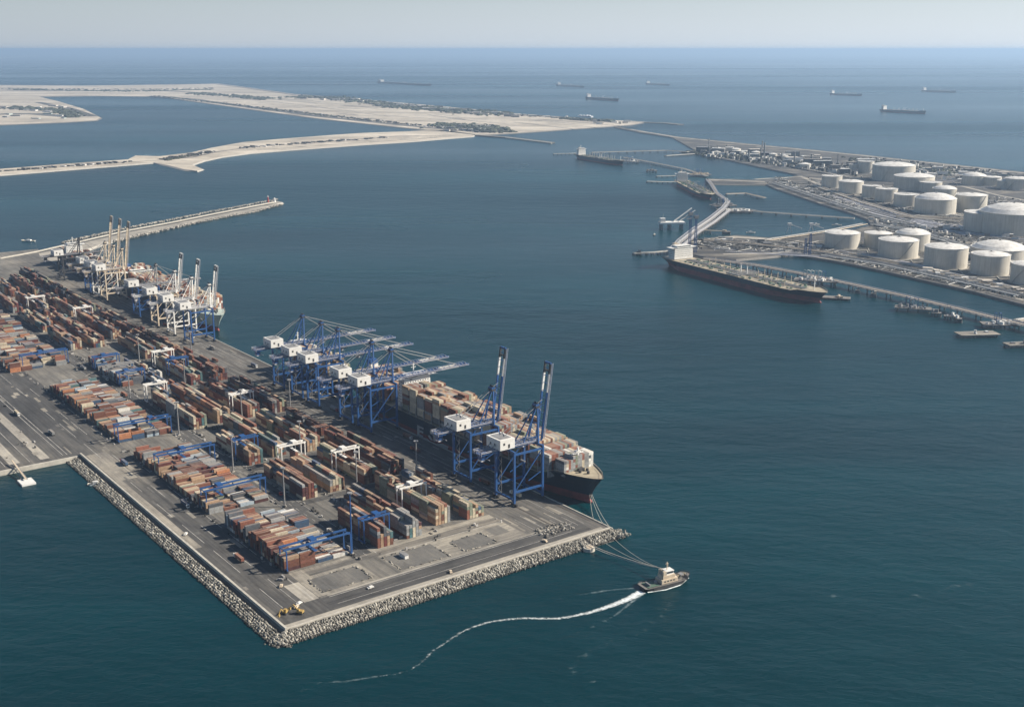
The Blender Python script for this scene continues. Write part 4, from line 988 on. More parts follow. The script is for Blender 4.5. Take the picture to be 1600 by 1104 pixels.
for k in range(8): fbuild((U_(925,985),U_(189,194)), U_(10,35), U_(10,25), U_(4,12), random.choice([M['farbldg'],M['white']]), 'building at the outer tip of the sand island', 'buildings at the island tip')
def mole(name, pts, w_, label=None, mat=None, z=4.0): 
    P = dens(G(pts, z), 40); b = MB(); strip(b, P, w_, z, z0=-1); o = link(name, b.mesh(name, mat or M['darkconc'])); tag(o, label, None, None, 'structure')
mole('outer_mole', [(975,190.5),(1010,191),(1040,192),(1064,194.5)], 40, mat=M['rockbed'])
mole('dark_jetty', [(742,210.5),(790,214),(862,222.5)], 34, mat=M['rockbed']); mole('jetty_cope', [(790,214.5),(862,223.2)], 6, mat=M['concrete'], z=4.8)
land('distant_shore', G([(-400,93),(0,90),(60,86),(62,87.5),(0,91.5),(-400,95)],2), 2, M['sand'], 5)
def smoke(b):
    pass
# ================================================================== OIL PORT
land('oil_port', GL([(960,197),(975,199.5),(1010,206),(1060,213.5),(1150,222.5),(1250,232),(1350,242),(1450,252.5),(1600,268.5),(1900,295),(2300,520),(1900,545),(1600,474),(1520,453),(1450,437.5),(1380,421.5),(1330,411),(1300,405),(1262,399),(1240,396),(1200,400.5),(1150,405),(1100,401),(1075,396),(1062,388),(1078,377),(1110,371),(1150,367),(1200,371),(1260,366.5),(1330,360),(1362,351),(1356,343),(1330,333),(1275,316),(1240,304),(1210,294),(1198,288),(1150,287.5),(1103,287),(1103,279),(1150,280),(1190,281),(1230,279),(1246,273),(1230,269.5),(1183,260),(1134,249),(1092,241),(1065,237),(1085,234),(1050,214.5),(1000,207),(960,199)]), Z, M['refground'], 6, skirtmat=M['darkconc'])
fstrip('coast_road', [(985,202),(1060,214.8),(1150,223.8),(1250,233.3),(1350,243.3),(1450,254),(1600,270.5)], 18, M['pale'])
for nm, pts, w_ in (('port_road', [(1200,283),(1250,297),(1300,314),(1350,331),(1400,345),(1500,366),(1600,384)], 14),('port_road',[(1250,275),(1320,306),(1400,333),(1520,345),(1640,362)],12),('port_road',[(1100,372),(1200,376),(1330,364),(1400,352)],10),
        ('quay_road',[(1250,398),(1330,409),(1450,433.5),(1600,468.5)],8),('port_road',[(1110,386),(1200,385),(1290,393),(1400,412),(1600,452)],14),('port_road',[(1500,290),(1560,305),(1640,320)],12),('port_road',[(1450,395),(1540,400),(1640,425)],12)):
    fstrip(nm, pts, w_, M['pale'] if R() < .6 else M['asphalt'], 3.62)
for pts, w_ in (([(1108,280.5),(1195,284)],20),([(1080,378),(1150,370),(1220,375)],26),([(1120,378),(1190,380)],30),([(1130,397),(1200,396),(1245,392)],12),([(1180,280),(1250,276),(1290,281)],18)):
    fstrip('pale_hardstanding', pts, w_, M['pale'], 3.66)
struct('quay_wall', lambda b: strip(b, dens(G([(1262,400),(1300,406),(1330,412),(1380,422.5),(1450,438.5),(1520,454),(1600,475),(1700,500)],3.9),60), 3, 4.0, z0=-1), M['darkconc'])
TANKS = [ # cx, base y, half width, wall height px, roof, label
 (1299,294,15,17,0,'flat topped tank at the basin end of the front row'),(1329,303,18,17,1,'low tank second along the basin side row'),(1361,310.5,14,18,0,'tank third along the basin side row, half hidden'),
 (1384,316.5,16,19,0,'cream tank fourth along the basin side row'),(1415,324,18,17.5,0,'greyish tank fifth along the basin side row'),(1460,335.5,29.5,21,2,'big coned tank closing the basin side row'),
 (1395,284,31,22,1,'largest tank of the seaward group with low pale dome'),(1427,298,29,19,1,'wide cream tank in front of the largest seaward one'),(1453,301,16,14,0,'small tank joined to the wide cream one'),
 (1475,307,17,10,2,'small tank with rounded top in the middle'),(1516,332,22,23,1,'tall domed tank beside the middle road'),(1352,271,12,17,0,'tank peeping out beyond the largest seaward one'),(1333,270,7,12,0,'smallest tank at the refinery edge'),
 (1521,290,17,13,2,'broad roofed tank in the far seaward row'),(1549,291,13,12,1,'second tank of the far seaward row'),(1567,295,9,11,1,'small tank of the far seaward row'),(1590,297,18,15,1,'last visible tank of the far seaward row'),
 (1534,363,27,26,0,'grey tank overlapped by the giant domed one'),(1579,369,46,30,2,'giant tank with conical dome, largest of all'),
 (1315,389.5,26,21.5,1,'grey domed tank nearest the basin on the quay block'),(1371,388,20.5,20,1,'small pale domed tank behind the quay block front'),(1424,394,25,25,2,'tank with steep cone behind the clean white one'),
 (1402,405,29,25,1,'clean white domed tank on the quay block'),(1476,421,31,29,1,'large grey cream tank in the quay front row'),(1559,411,39,17,2,'very broad tank with shallow conical roof'),
 (1545,431.5,27,28,1,'tank in front of the broad conical one'),(1571,429,10,18,0,'narrow tank tucked beside the front tank'),(1606,446,25,27,1,'tank cut by the picture edge on the quay')]
for cx, by, hw, hp, roof, lab in TANKS:
    fx_, fy_ = g(cx, by, Z); d = hypot(fx_, fy_); sl_ = sqrt(d*d+(HCAM-Z)**2)
    r = hw/FPX*sl_; k = (d+r)/d; c = (fx_*k, fy_*k); h = hp/FPX*sl_/(d/sl_)*1.0
    t = thing('storage_tank', lab, 'storage tank', (*c, Z), U_(0,6), 'oil storage tanks')
    n = 48
    part(t, 'shell', None, lambda b: b.cyl(0,0,-.3,h,r,n,cap=False), M['tankwhite'], smooth=True)
    rise = (.035, .13, .26)[roof]*r
    def rf(b):
        rr = [(r-.02,h-.02),(r*.8,h+rise*.45),(r*.5,h+rise*.82),(r*.2,h+rise*.98),(.5,h+rise)]; vs = []; fs = []
        for (q, z) in rr: vs += [(q*cos(2*pi*i/n), q*sin(2*pi*i/n), z) for i in range(n)]
        for a_ in range(4): fs += [(a_*n+i,a_*n+(i+1)%n,(a_+1)*n+(i+1)%n,(a_+1)*n+i) for i in range(n)]
        fs.append(tuple(range(4*n,5*n))); b.add(vs, fs)
    rp = part(t, 'roof', None, rf, M['tankdome'])
    def vent(b):
        b.cyl(0,0,h+rise,h+rise+1.6,1.4,8)
        for k in range(8):
            a_ = k*pi/4; b.beam((r*.97*cos(a_),r*.97*sin(a_),h+.4),(1.4*cos(a_),1.4*sin(a_),h+rise+.4),.35)
    part(rp, 'roof_ribs', None, vent, M['grey'])
    def rim(b):
        for i in range(n):
            a0, a1 = 2*pi*i/n, 2*pi*(i+1)/n
            b.beam((r*1.008*cos(a0),r*1.008*sin(a0),h+.5),(r*1.008*cos(a1),r*1.008*sin(a1),h+.5),.7,.5)
    part(t, 'rim_walkway', None, rim, M['tankdome'])
    def stair(b):
        m_ = 14
        for i in range(m_):
            a0 = 4.2+1.3*i/m_/max(1,r/20); a1 = 4.2+1.3*(i+1)/m_/max(1,r/20)
            b.beam(((r+.8)*cos(a0),(r+.8)*sin(a0),h*i/m_),((r+.8)*cos(a1),(r+.8)*sin(a1),h*(i+1)/m_),1.0,.4)
    part(t, 'spiral_stair', None, stair, M['grey'])
    def pad(b): b.cyl(0,0,-.2,.25,r+4,32)
    part(t, 'foundation_ring', None, pad, M['pale'])
    def bund(b):
        q = r*1.3+5; rz0 = -.22 - t.rotation_euler.z
        cs = [(q*(sx*cos(rz0)-sy*sin(rz0)), q*(sx*sin(rz0)+sy*cos(rz0))) for sx, sy in ((-1,-1),(1,-1),(1,1),(-1,1))]
        for i in range(4): b.beam((*cs[i],.7),(*cs[(i+1)%4],.7),1.0,1.8)
    if roof != 0: part(t, 'bund_wall', None, bund, M['concrete'])
def pipe_rack(pts, n, w_, label, z=6.5, group='pipe racks', mats=None):
    P = dens(G(pts, Z), 60); base = P[0]; t = thing('pipe_rack', label, 'pipe rack', (base[0],base[1],0), 0, group)
    Q = [(p[0]-base[0],p[1]-base[1]) for p in P]
    for k in range(n):
        off = (k-(n-1)/2)*w_/max(1,n-1); zz = z+U_(0,1.2); rr = U_(.7,1.5)
        def f(b):
            pr = None
            for i in range(len(Q)):
                a_, c_ = Q[max(0,i-1)], Q[min(len(Q)-1,i+1)]; d = hypot(c_[0]-a_[0],c_[1]-a_[1]) or 1
                p = (Q[i][0]-(c_[1]-a_[1])/d*off, Q[i][1]+(c_[0]-a_[0])/d*off, zz)
                if pr: b.beam(pr, p, rr)
                pr = p
        part(t, 'pipe', None, f, random.choice(mats or [M['white'],M['grey'],M['cream'],M['grey']]))
    def sup(b):
        for q0, q1 in zip(dens(Q,22)[:-1], dens(Q,22)[1:]):
            a_ = atan2(q1[1]-q0[1],q1[0]-q0[0]); b.rbox((q0[0],q0[1],z-1.4),(.8,w_+3,.8),a_)
            for s_ in (-1,1): b.rbox((q0[0]-sin(a_)*s_*w_/2,q0[1]+cos(a_)*s_*w_/2,Z-.2),(.8,.8,z-1.3-Z),a_)
    part(t, 'support_frames', None, sup, M['darkconc'], kind='stuff')
pipe_rack([(1205,286),(1300,318),(1360,337),(1420,352)], 6, 22, 'pipe rack following the edge of the inner basin')
pipe_rack([(1270,290),(1350,318),(1430,342),(1500,348)], 5, 18, 'pipe rack between basin tanks and their road')
pipe_rack([(1290,400),(1380,414),(1480,436),(1600,464)], 6, 26, 'pipe rack along the top of the long quay wall')
pipe_rack([(1330,398),(1440,420),(1600,456)], 4, 14, 'pipe rack in front of the quay tanks')
pipe_rack([(1100,378),(1170,383),(1250,392),(1300,398)], 5, 20, 'pipe rack crossing the flat peninsula')
pipe_rack([(1365,352),(1430,362),(1500,384),(1540,395)], 5, 22, 'pipe rack between the white tanks and giant tank')
pipe_rack([(1400,340),(1480,343),(1560,347)], 4, 14, 'short pipe rack below the coned tank')
pipe_rack([(1240,262),(1320,277),(1345,282)], 4, 14, 'pipe rack at the refinery edge')
pipe_rack([(1350,352),(1300,362),(1200,377)], 4, 16, 'pipe rack down the basin side of the peninsula')
def tracks(b):
    for (x0,x1,ya,sl,n) in ((1230,1560,289,.27,26),(1300,1600,390,.22,20),(1400,1600,345,.1,14),(1430,1600,275,.1,12),(1110,1300,383,.06,14),(1480,1600,310,.14,8)):
        for k in range(n):
            a = x0+(x1-x0)*R()*.6; c = min(x1+60, a+U_(40,190)); y = ya+(a-x0)*sl+U_(-7,9)
            p, q = g(a,y,4.1+.02*k), g(c,y+(c-a)*sl,4.1+.02*k); strip(b, [p,q], U_(.8,2.6), 4.1+.02*k, z0=3.4)
struct('surface_pipes', tracks, M['steel'], kind='stuff')
def dkz(b):  # flat strips painted in for the dark shadow between the tanks
    for (x0,x1,ya,sl,n) in ((1290,1560,286,.27,16),(1360,1600,392,.24,14),(1380,1600,330,.12,10),(1430,1600,268,.1,8)):
        for k in range(n):
            a = x0+(x1-x0)*R()*.7; c = a+U_(20,70); y = ya+(a-x0)*sl+U_(-8,10)
            strip(b, [g(a,y,3.6),g(c,y+(c-a)*sl,3.6)], U_(10,26), 3.56+.001*k)
struct('painted_shade', dkz, M['darkpatch'])
# refinery blocks
for k in range(84):
    t_ = R(); x = 1098+270*t_; y0 = 231.5+.105*(x-1098); y1 = 240+.155*(x-1098); y = y0+(y1-y0)*U_(.05,.9)
    if x > 1320 and y > 262: continue
    kind = R()
    if kind < .55: fbuild((x,y), U_(18,60), U_(14,34), U_(8,24), random.choice([M['farbldg'],M['grey'],M['darkconc'],M['dark'],M['white']]), 'plant building in the dense refinery block', 'refinery buildings', 'process_building')
    elif kind < .85:
        p = g(x,y,Z); r = U_(8,20); h = U_(8,18); tt = thing('small_tank', 'x', 'storage tank', (*p,Z), 0, 'small refinery tanks'); LABS.setdefault('process tank among the refinery buildings',[]).append((p[0]/p[1],'small' if r < 13 else 'broad',0,tt))
        part(tt,'shell',None,lambda b: b.cyl(0,0,-.2,h,r,20,cap=False),M['tankwhite'],smooth=True); part(tt,'roof',None,lambda b: b.cyl(0,0,h,h+r*.2,r,20,r*.1),M['tankdome'])
    else:
        p = g(x,y,Z); h = U_(26,55); tt = thing('process_column', 'x', 'column', (*p,Z), 0, 'process columns'); LABS.setdefault('process column rising from the refinery block',[]).append((p[0]/p[1],'tall' if h > 40 else 'slender',0,tt))
        part(tt,'column',None,lambda b: b.cyl(0,0,-.2,h,U_(1.6,3),10),M['grey']); part(tt,'platform',None,lambda b: [b.cyl(0,0,h*q,h*q+.6,4,10) for q in (.4,.7,.95)],M['dark'])
for k in range(46):
    x = U_(1440,1600); y = U_(262+(x-1440)*.09, 282+(x-1440)*.07)
    fbuild((x,y), U_(10,34), U_(8,20), U_(4,12), random.choice([M['farbldg'],M['white'],M['darkconc'],M['grey']]), 'small plant building behind the far tanks', 'buildings behind the far tanks', 'plant_building')
for k in range(90):
    (x,y) = random.choice([(U_(1210,1360),0),(U_(1360,1600),1),(U_(1120,1290),2),(U_(1440,1600),3)])
    wh_l = ('the inner basin pipe road','the road behind the white tanks','the flat peninsula','the long quay pipe road')[y]
    y = {0: 281+(x-1210)*.34, 1: 344+(x-1360)*.12, 2: 376+(x-1120)*.09, 3: 424+(x-1440)*.22}[y] + U_(-4,4)
    fbuild((x,y), U_(5,16), U_(4,10), U_(2.5,7), random.choice([M['farbldg'],M['white'],M['white'],M['darkconc']]), 'small service hut along '+wh_l, 'service huts in the oil port', 'service_hut')

def clutter(b):
    def zone(x0,x1,ya,sl,dy,n,smin,smax,hm,pipes=.45):
        for k in range(n):
            x = U_(x0,x1); y = ya+(x-x0)*sl+U_(-dy,dy); p = g(x,y,Z); kk = random.choice((.03,.05,.08,.12,.3,.5,.62)); c = (kk,kk*.97,kk*.9)
            a_ = -.75+U_(-.1,.1) if R() < .6 else .8
            if R() < pipes: b.rbox((p[0],p[1],Z+U_(.4,3)),(U_(10,50),U_(.5,1.1),U_(.4,.9)),a_,c)
            else: b.rbox((p[0],p[1],Z),(U_(smin,smax),U_(smin,smax)*.7,U_(.6,hm)),a_,c)
    zone(1215,1350,281,.37,6,420,1,6,4); zone(1290,1600,396.5,.215,4.5,700,1,5,3.5); zone(1365,1600,352,.16,9,420,2,8,5)
    zone(1100,1340,238,.13,7,700,3,16,14,.3); zone(1340,1600,252,.115,8,560,2,12,8,.3); zone(1080,1300,382,.03,8,420,1,6,3.5)
    zone(1440,1600,388,.2,12,380,1,6,4); zone(1260,1500,286,.26,10,420,1,6,4); zone(1480,1600,310,.1,10,200,2,7,4)
struct('plant_pipework', clutter, M['stone'], kind='stuff')
def yard_clutter(b):
    for k in range(900):
        u = U_(20,900); v = random.choice((U_(63,66),U_(84,95),U_(112,128),U_(145,155),U_(172,176),U_(190,195),U_(247,252), U_(300,420) if u > 400 else U_(90,95)))
        kk = random.choice((.03,.06,.1,.3,.45)); p = W(u,v,4.08); b.rbox(p,(U_(.6,4),U_(.5,1.6),U_(.3,2)),A+random.choice((0,0,pi/2,U_(0,3))),(kk,kk*.95,kk*.88))
struct('yard_clutter', yard_clutter, M['stone'], kind='stuff')
def isl(b):
    for path, w_, n in (([(0,139),(200,140),(330,138)],90,160),([(240,150),(400,168),(600,190.5),(750,206)],35,420),([(0,170),(80,172),(130,182)],60,220),([(470,149),(620,162),(800,180),(930,187)],60,520),([(690,198),(775,206)],60,200),([(0,268),(200,253)],10,60),([(258,249),(325,238)],14,70),([(380,231),(600,215)],16,90)):
        P = dens(G(path,Z),30)
        for k in range(n):
            p = random.choice(P); kk = random.choice((.04,.06,.09,.15,.55)); b.rbox((p[0]+U_(-20,20),p[1]+random.gauss(0,w_*.7),Z),(U_(4,26),U_(3,12),U_(1,6)),U_(-.9,.1),(kk,kk*.96,kk*.9))
struct('island_clutter', isl, M['stone'], kind='stuff')
# ---- jetties and trestles
def trestle(pts, w_, label, z=7, pipes=3, pile=26, group='oil jetties and trestles', mat=None, truss=0):
    P = dens(G(pts, z), 30); base = P[0]; t = thing('jetty_trestle', label, 'jetty', (base[0],base[1],0), 0, group)
    Q = [(p[0]-base[0],p[1]-base[1]) for p in P]
    part(t, 'deck', None, lambda b: strip(b, Q, w_, z, z0=z-1.3), mat or M['concrete'])
    def piles(b):
        for q0, q1 in zip(dens(Q,pile)[:-1], dens(Q,pile)[1:]):
            a_ = atan2(q1[1]-q0[1],q1[0]-q0[0])
            for s_ in (-1,1): b.cyl(q0[0]-sin(a_)*s_*w_*.38, q0[1]+cos(a_)*s_*w_*.38, -1, z-1.3, 1.1, 6)
            b.rbox((q0[0],q0[1],z-2.4),(1.6,w_*.95,1.09),a_)
    part(t, 'piles', None, piles, M['darkconc'], kind='stuff')
    if truss:
        def tr_(b):
            D = dens(Q, 11)
            for i in range(len(D)-1):
                q0, q1 = D[i], D[i+1]; a_ = atan2(q1[1]-q0[1],q1[0]-q0[0])
                for s_ in (-1,1):
                    ox, oy = -sin(a_)*s_*w_*.5, cos(a_)*s_*w_*.5
                    b.beam((q0[0]+ox,q0[1]+oy,z+truss),(q1[0]+ox,q1[1]+oy,z+truss),.6)
                    b.beam((q0[0]+ox,q0[1]+oy,z),(q1[0]+ox,q1[1]+oy,z+truss) ,.5)
                    b.beam((q1[0]+ox,q1[1]+oy,z),(q1[0]+ox,q1[1]+oy,z+truss),.5)
        part(t, 'truss', None, tr_, M['steel'], kind='stuff')
    for k in range(pipes):
        off = w_*.3*(k/(max(1,pipes-1))-.5)*1.6; zz = z+.9
        def f(b):
            pr = None
            for i in range(len(Q)):
                a_, c_ = Q[max(0,i-1)], Q[min(len(Q)-1,i+1)]; d = hypot(c_[0]-a_[0],c_[1]-a_[1]) or 1
                p = (Q[i][0]-(c_[1]-a_[1])/d*off, Q[i][1]+(c_[0]-a_[0])/d*off, zz)
                if pr: b.beam(pr, p, .9)
                pr = p
        part(t, 'pipe', None, f, random.choice([M['white'],M['grey'],M['cream']]))
    return t
trestle([(1100,404),(1180,414),(1250,427),(1330,444),(1420,464),(1500,483),(1560,498),(1620,512)], 13, 'long pipe trestle running parallel to the tank quay', 8, 4, truss=1.6)
trestle([(1590,500),(1640,493)], 14, 'short trestle joining the long one to land')
trestle([(990,395),(1020,394),(1050,391)], 12, 'pale mooring jetty off the stern of the big tanker', 4.5, 0, 12)
trestle([(1050,391),(1062,378),(1085,360),(1110,343),(1130,327),(1138,316)], 9, 'white pipe bridge climbing from the peninsula to the loading knot', 9, 4, mat=M['grey'], truss=5)
trestle([(1068,384),(1092,363),(1117,347),(1140,329)], 5, 'second slimmer pipe bridge beside the white one', 8, 2, mat=M['darkconc'], truss=3)
trestle([(1138,316),(1120,303),(1112,290),(1105,281)], 8, 'curved pipe bridge from the loading knot towards the concrete pier', 8, 4, mat=M['grey'], truss=4)
trestle([(1085,358),(1110,360),(1132,361)], 7, 'thin walkway off the white pipe bridge', 6, 1)
trestle([(1120,327),(1160,326),(1190,331),(1260,336),(1335,341)], 10, 'low trestle across the inner basin from the loading knot', 5, 2)
trestle([(1135,303),(1165,302),(1195,309)], 10, 'short stub jetty with pipes beside the second tanker', 5, 2)
trestle([(1011,283),(1035,284),(1060,284)], 12, 'concrete mooring jetty by the second tanker stern', 4.5, 0, 14)
trestle([(1026,275),(1060,274)], 8, 'slim dark mooring jetty above the second tanker', 4.5, 0, 14)
trestle([(865,240),(890,239.5),(905,239)], 10, 'mooring jetty off the stern of the farthest moored tanker', 4.5, 0, 14)
trestle([(925,238),(980,236.5),(1040,235),(1075,237)], 14, 'trestle behind the farthest moored tanker', 6, 2)
trestle([(975,246),(1020,254),(1070,264),(1105,275)], 12, 'trestle from the farthest moored tanker to the pier', 6, 3)
trestle([(1040,243),(1085,240)], 12, 'low pale quay by the refinery shore', 4.5, 0, 14)
def platform(px, dx, dy, z, label, rz=.0, junk=8, name='loading_platform', arms=3):
    p = g(*px, z); t = thing(name, label, 'platform', (*p, 0), rz, 'loading platforms and dolphins')
    part(t, 'deck', None, lambda b: b.box(-dx/2,dx/2,-dy/2,dy/2,z-1.6,z), M['yardpale'] if junk < 4 and dx > 20 else M['darkconc'])
    part(t, 'piles', None, lambda b: [b.cyl(x*dx*.42,y*dy*.4,-1,z-1.6,1.2,6) for x in (-1,-.33,.33,1) for y in (-1,1)], M['darkconc'], kind='stuff')
    def jk(b):
        for k in range(junk): b.rbox((U_(-.4,.4)*dx,U_(-.35,.35)*dy,z),(U_(1.5,6),U_(1.5,4),U_(1,5)),U_(0,3))
    part(t, 'equipment', None, jk, random.choice([M['grey'],M['white'],M['cream']]), kind='stuff')
    for k in range(arms): part(t, 'loading_arm', None, lambda b: (b.beam((0,0,z),(0,0,z+14),.9), b.beam((0,0,z+14),(-5,-6,z+17),.7), b.beam((-5,-6,z+17),(-5,-8,z+6),.6)), random.choice([M['white'],M['grey'],M['blue']]), ((k-(arms-1)/2)*6,0,0))
    return t
platform((1427,480), 52, 20, 6, 'equipment platform in front of the long trestle', -.35, 16)
platform((1463,488), 14, 10, 6, 'small square dolphin right of the equipment platform', -.3, 3, arms=0); platform((1484,493), 16, 10, 6, 'square dolphin with light post along the long trestle', -.3, 4, arms=1)
platform((1498,497), 9, 8, 6, 'narrow dolphin along the long trestle', -.3, 2, arms=0); platform((1365,458), 8, 7, 6, 'lone white dolphin beside the long trestle', -.3, 2, arms=0)
platform((1340,453), 7, 6, 5, 'tiny dolphin next to the lone white one', -.3, 1, arms=0)
platform((1527,520), 56, 22, 4.5, 'broad pale concrete berth at the end of the trestle', .12, 3, arms=0); platform((1560,505), 46, 22, 6, 'pipework platform at the trestle elbow', -.1, 18, arms=2)
platform((1590,536), 34, 16, 4.5, 'dark fendered landing by the photo edge', .2, 3, arms=0); platform((1306,464), 44, 18, 3, 'low pontoon under the bow of the big tanker', -.3, 6, arms=0)
platform((1275,437), 70, 26, 8, 'loading platform with arms beside the big tanker', -.33, 24, arms=6); platform((1130,320), 60, 34, 7, 'loading knot where the pipe bridges meet', .3, 34, arms=5)
platform((1152,329), 70, 30, 5, 'cluttered equipment deck beside the loading knot', -.05, 40, arms=0); platform((1092,272), 70, 40, 7, 'loading platform alongside the second tanker', .2, 36, arms=5)
platform((1018,266), 34, 22, 6, 'equipment platform above the second tanker stern', 0, 14, arms=1); platform((985,252), 60, 24, 6, 'loading platform alongside the farthest moored tanker', -.1, 22, arms=4)
platform((1135,361.5), 16, 12, 6, 'small platform ending the thin walkway', 0, 3, arms=0)
platform((998,394), 10, 9, 5, 'mooring dolphin with white post at the jetty end', 0, 2, arms=0)
# white loading rig
p = g(1050,358,0); t = thing('loading_rig', 'white sloping loading rig standing in the water beside the pipe bridge', 'rig', (*p,0), .1)
part(t, 'deck', None, lambda b: (b.box(-28,26,-12,12,12,16)), M['white'])
part(t, 'pontoon_leg', None, lambda b: [b.box(x-2,x+2,y-2,y+2,-1,12) for x in (-24,-6,20) for y in (-9,9)], M['grey'], kind='stuff')
part(t, 'sloping_conveyor', None, lambda b: (b.beam((4,0,18),(44,10,44),2.6,2), b.beam((12,-6,17),(50,2,40),1.6,1.6)), M['white'])
part(t, 'cabin', None, lambda b: (b.box(-27,-16,-6,6,16.01,24), b.beam((-20,0,24),(-20,0,34),.8)), M['white'])
for sgn, lab in ((0,'blue derrick tower behind the big tanker bridge'),(1,'second blue derrick tower behind the big tanker bridge')):
    p = g(1077+sgn*9,394,Z); t = thing('derrick_tower', lab, 'tower', (*p,Z), .2, 'blue derrick towers')
    part(t, 'mast', None, lambda b: [b.beam((sx*2.2,sy*2.2,0),(sx*1.2,sy*1.2,78-sgn*6),.7) for sx in (-1,1) for sy in (-1,1)]+[b.beam((-2,-2,k*6),(2,2,k*6+6),.4) for k in range(12)], M['blue'])
    part(t, 'arm', None, lambda b: (b.beam((0,0,72-sgn*6),(-20,-4,64),1.0), b.box(-4,4,-3,3,70-sgn*6,76-sgn*6)), M['grey'])
for i, (x, y, h) in enumerate(((1395,395,40),(1388,394,30))):
    p = g(x-130,y+3,Z); t = thing('derrick_tower', 'blue lattice loading tower on the peninsula quay, %s' % ('taller' if i == 0 else 'shorter'), 'tower', (*p,Z), .1, 'loading towers on the peninsula quay')
    part(t, 'mast', None, lambda b: [b.beam((sx*2,sy*2,0),(sx*1.4,sy*1.4,h),.7) for sx in (-1,1) for sy in (-1,1)]+[b.beam((-2,-2,k*5),(2,2,k*5+5),.4) for k in range(int(h/5))], M['blue'])
for i in range(2):
    p = g(1233+i*34,365,Z); t = thing('ship_loader', 'white tripod loader on the basin side, %s' % ('further out' if i == 0 else 'beside the first tank'), 'loader', (*p,Z), 0, 'white loaders')
    part(t, 'frame', None, lambda b: (b.beam((-6,0,0),(0,0,20),1.4), b.beam((6,0,0),(0,0,20),1.4), b.beam((0,0,20),(26,0,11),1.6), b.box(-4,4,-3,3,17,22)), M['white'])

# ---- tankers
def tanker(ps, pb, label, key, B, zd=10, zr=6, loc_z=0, far=False, group='tankers', mh=None, masts=True):
    a, c = g(*ps,0), g(*pb,0); L = hypot(c[0]-a[0],c[1]-a[1])
    t = thing('tanker_ship', label, 'ship', (*a,0), heading(a,c), group)
    hull(t, key, L, B, zr, zd, 3, mh or M['navy'], M['antifoul'], M['tandeck'] if not far else M['darkconc'])
    hw_ = B*.72
    house(t, key, L*.05, L*.05+L*.045, hw_, zd, zd+20, B*.96)
    funnel(t, key, L*.03, B*.16, L*.022, zd, zd+24, M['cream'], M['navy'])
    part(t, 'bulbous_bow', ('bulb',key), lambda b: bulb(b, L*.96, B*.06, .9), M['bulbred'], smooth=True)
    def pipes(b):
        for k in range(5): b.beam((L*.13,(k-2)*B*.04,zd+.8),(L*.93,(k-2)*B*.04,zd+.8),.7)
        for k in range(16): b.beam((L*(.14+.05*k),-B*.4,zd+.4),(L*(.14+.05*k),B*.4,zd+.4),.8)
        for sgn in (-1,1): b.beam((L*.47,sgn*B*.42,zd+1.4),(L*.55,sgn*B*.42,zd+1.4),2.2)
        for k in range(5): b.beam((L*(.48+.015*k),-B*.42,zd+1.8),(L*(.48+.015*k),B*.42,zd+1.8),.9)
    part(t, 'deck_pipework', ('pw',key), pipes, M['grey'])
    if not far:
        part(t, 'railing', ('rl2',key), lambda b: railing(b, L, B, zd, 3), M['cream'])
        part(t, 'tank_hatches', ('th',key), lambda b: [b.cyl(L*(.16+.062*k), s_*B*.27, zd-.8, zd+.9, 2.2, 8) for k in range(12) for s_ in (-1,1)]+[b.rbox((L*U_(.14,.9),U_(-.4,.4)*B,zd-.8),(U_(1,5),U_(1,4),U_(.8,2.6)),U_(0,1.5)) for k in range(110)], M['deckgreen'], kind='stuff')
    for k, xx in enumerate((.49,.53)):
        part(t, 'hose_crane', ('hc',key,k), lambda b: (b.beam((L*xx,0,zd),(L*xx,0,zd+15),1.5), b.beam((L*xx,0,zd+14),(L*(xx+.05),B*.1,zd+18),.9)), M['white'])
    part(t, 'foremast', ('fm2',key), lambda b: (b.beam((L*.93,0,zd+2),(L*.93,0,zd+16),1), b.beam((L*.93,-2,zd+12),(L*.93,2,zd+12),.5)), M['white'])
    def posts(b):
        for xx in (.3,.4,.62,.7,.78): 
            for s_ in (-1,1): b.beam((L*xx,s_*B*.12,zd),(L*xx,s_*B*.12,zd+14),.7)
    if masts: part(t, 'vent_masts', ('vm',key), posts, M['cream'])
    return t
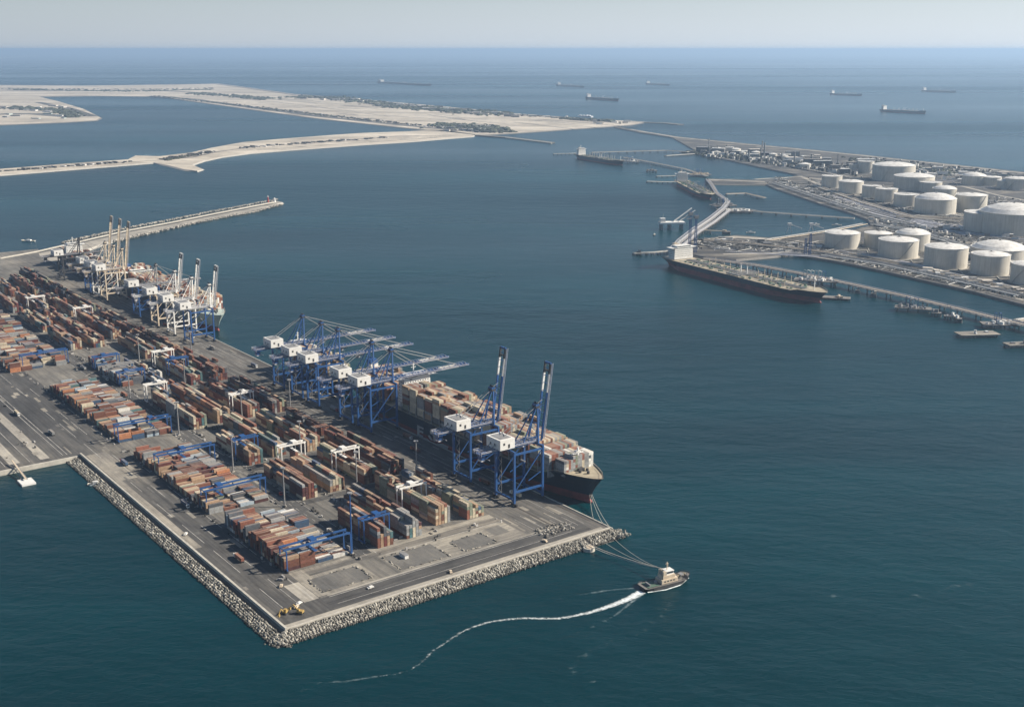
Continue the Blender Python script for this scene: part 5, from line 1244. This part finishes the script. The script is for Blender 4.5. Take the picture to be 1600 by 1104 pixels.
tanker((1048,413), (1291,476), 'big dark green hulled tanker with red waterline beside the long trestle', 'big', 56, 16, 8.2, group='tankers moored at the oil port')
tanker((1062,287), (1112,313), 'second tanker moored at the pipe bridges, seen end on', 'mid', 44, 12, 5, group='tankers moored at the oil port')
tanker((903,247), (975,259), 'farthest moored tanker with tall white bridge block', 'far', 40, 14, 3, group='tankers moored at the oil port')
AG = 'ships anchored on the open sea'
tanker((590,129.5), (676,134.5), 'longest far ship trailing a wake towards the island', 'a1', 60, 16, 4, far=True, group=AG)
tanker((870,134), (914,137), 'small faint ship just left of the pair near the island tip', 'a2', 44, 14, 4, far=True, group=AG)
tanker((916,154.5), (968,158), 'dark ship lying close behind the tip of the sand island', 'a3', 44, 16, 4, far=True, group=AG)
tanker((1010,132), (1047,134), 'hazy grey ship farthest out near the middle of the horizon', 'a4', 50, 14, 4, far=True, group=AG)
tanker((1297,148), (1348,150), 'low ship in the middle of the anchored right-hand trio', 'a5', 46, 13, 4, far=True, group=AG)
tanker((1440,143), (1495,145), 'farthest of the three ships anchored beyond the tank farm', 'a6', 48, 13, 4, far=True, group=AG)
tanker((1376,174.5), (1448,178), 'nearest and darkest ship anchored beyond the tank farm', 'a7', 48, 15, 4, far=True, group=AG)
p = g(925,184,Z); 
def plume(b):
    for k in range(60):
        q = k/60; s_ = .7; b.blob((-70*q+U_(-10,10)*(1-q*.4), 120*q+U_(-15,15), 6+U_(0,6)), U_(5,11)*(1-q*.4), .6, (s_,s_,s_))
tag(link('spoil_heap', (lambda b: (plume(b), b.mesh('spoil', M['stone']))[1])(MB()), None, (*p,0)), 'white surf breaking off the outer island shore', None, None, 'stuff')
for lb, L_ in LABS.items():
    for i, q in enumerate(sorted(L_, key=lambda q: q[0])): q[3]['label'] = '%s %s, %s from the left' % (q[1], lb, ORD[i])
cl = {}
for o in sc.objects:
    if o.name.startswith('shipping_container') and 'label' in o: cl.setdefault(o['label'], []).append(o)
print('dups', {k: len(v) for k, v in cl.items() if len(v) > 1}, [k for k in cl if len(k.replace(',','').split()) > 16])
print('containers', len(CN), 'objects', len(sc.objects))
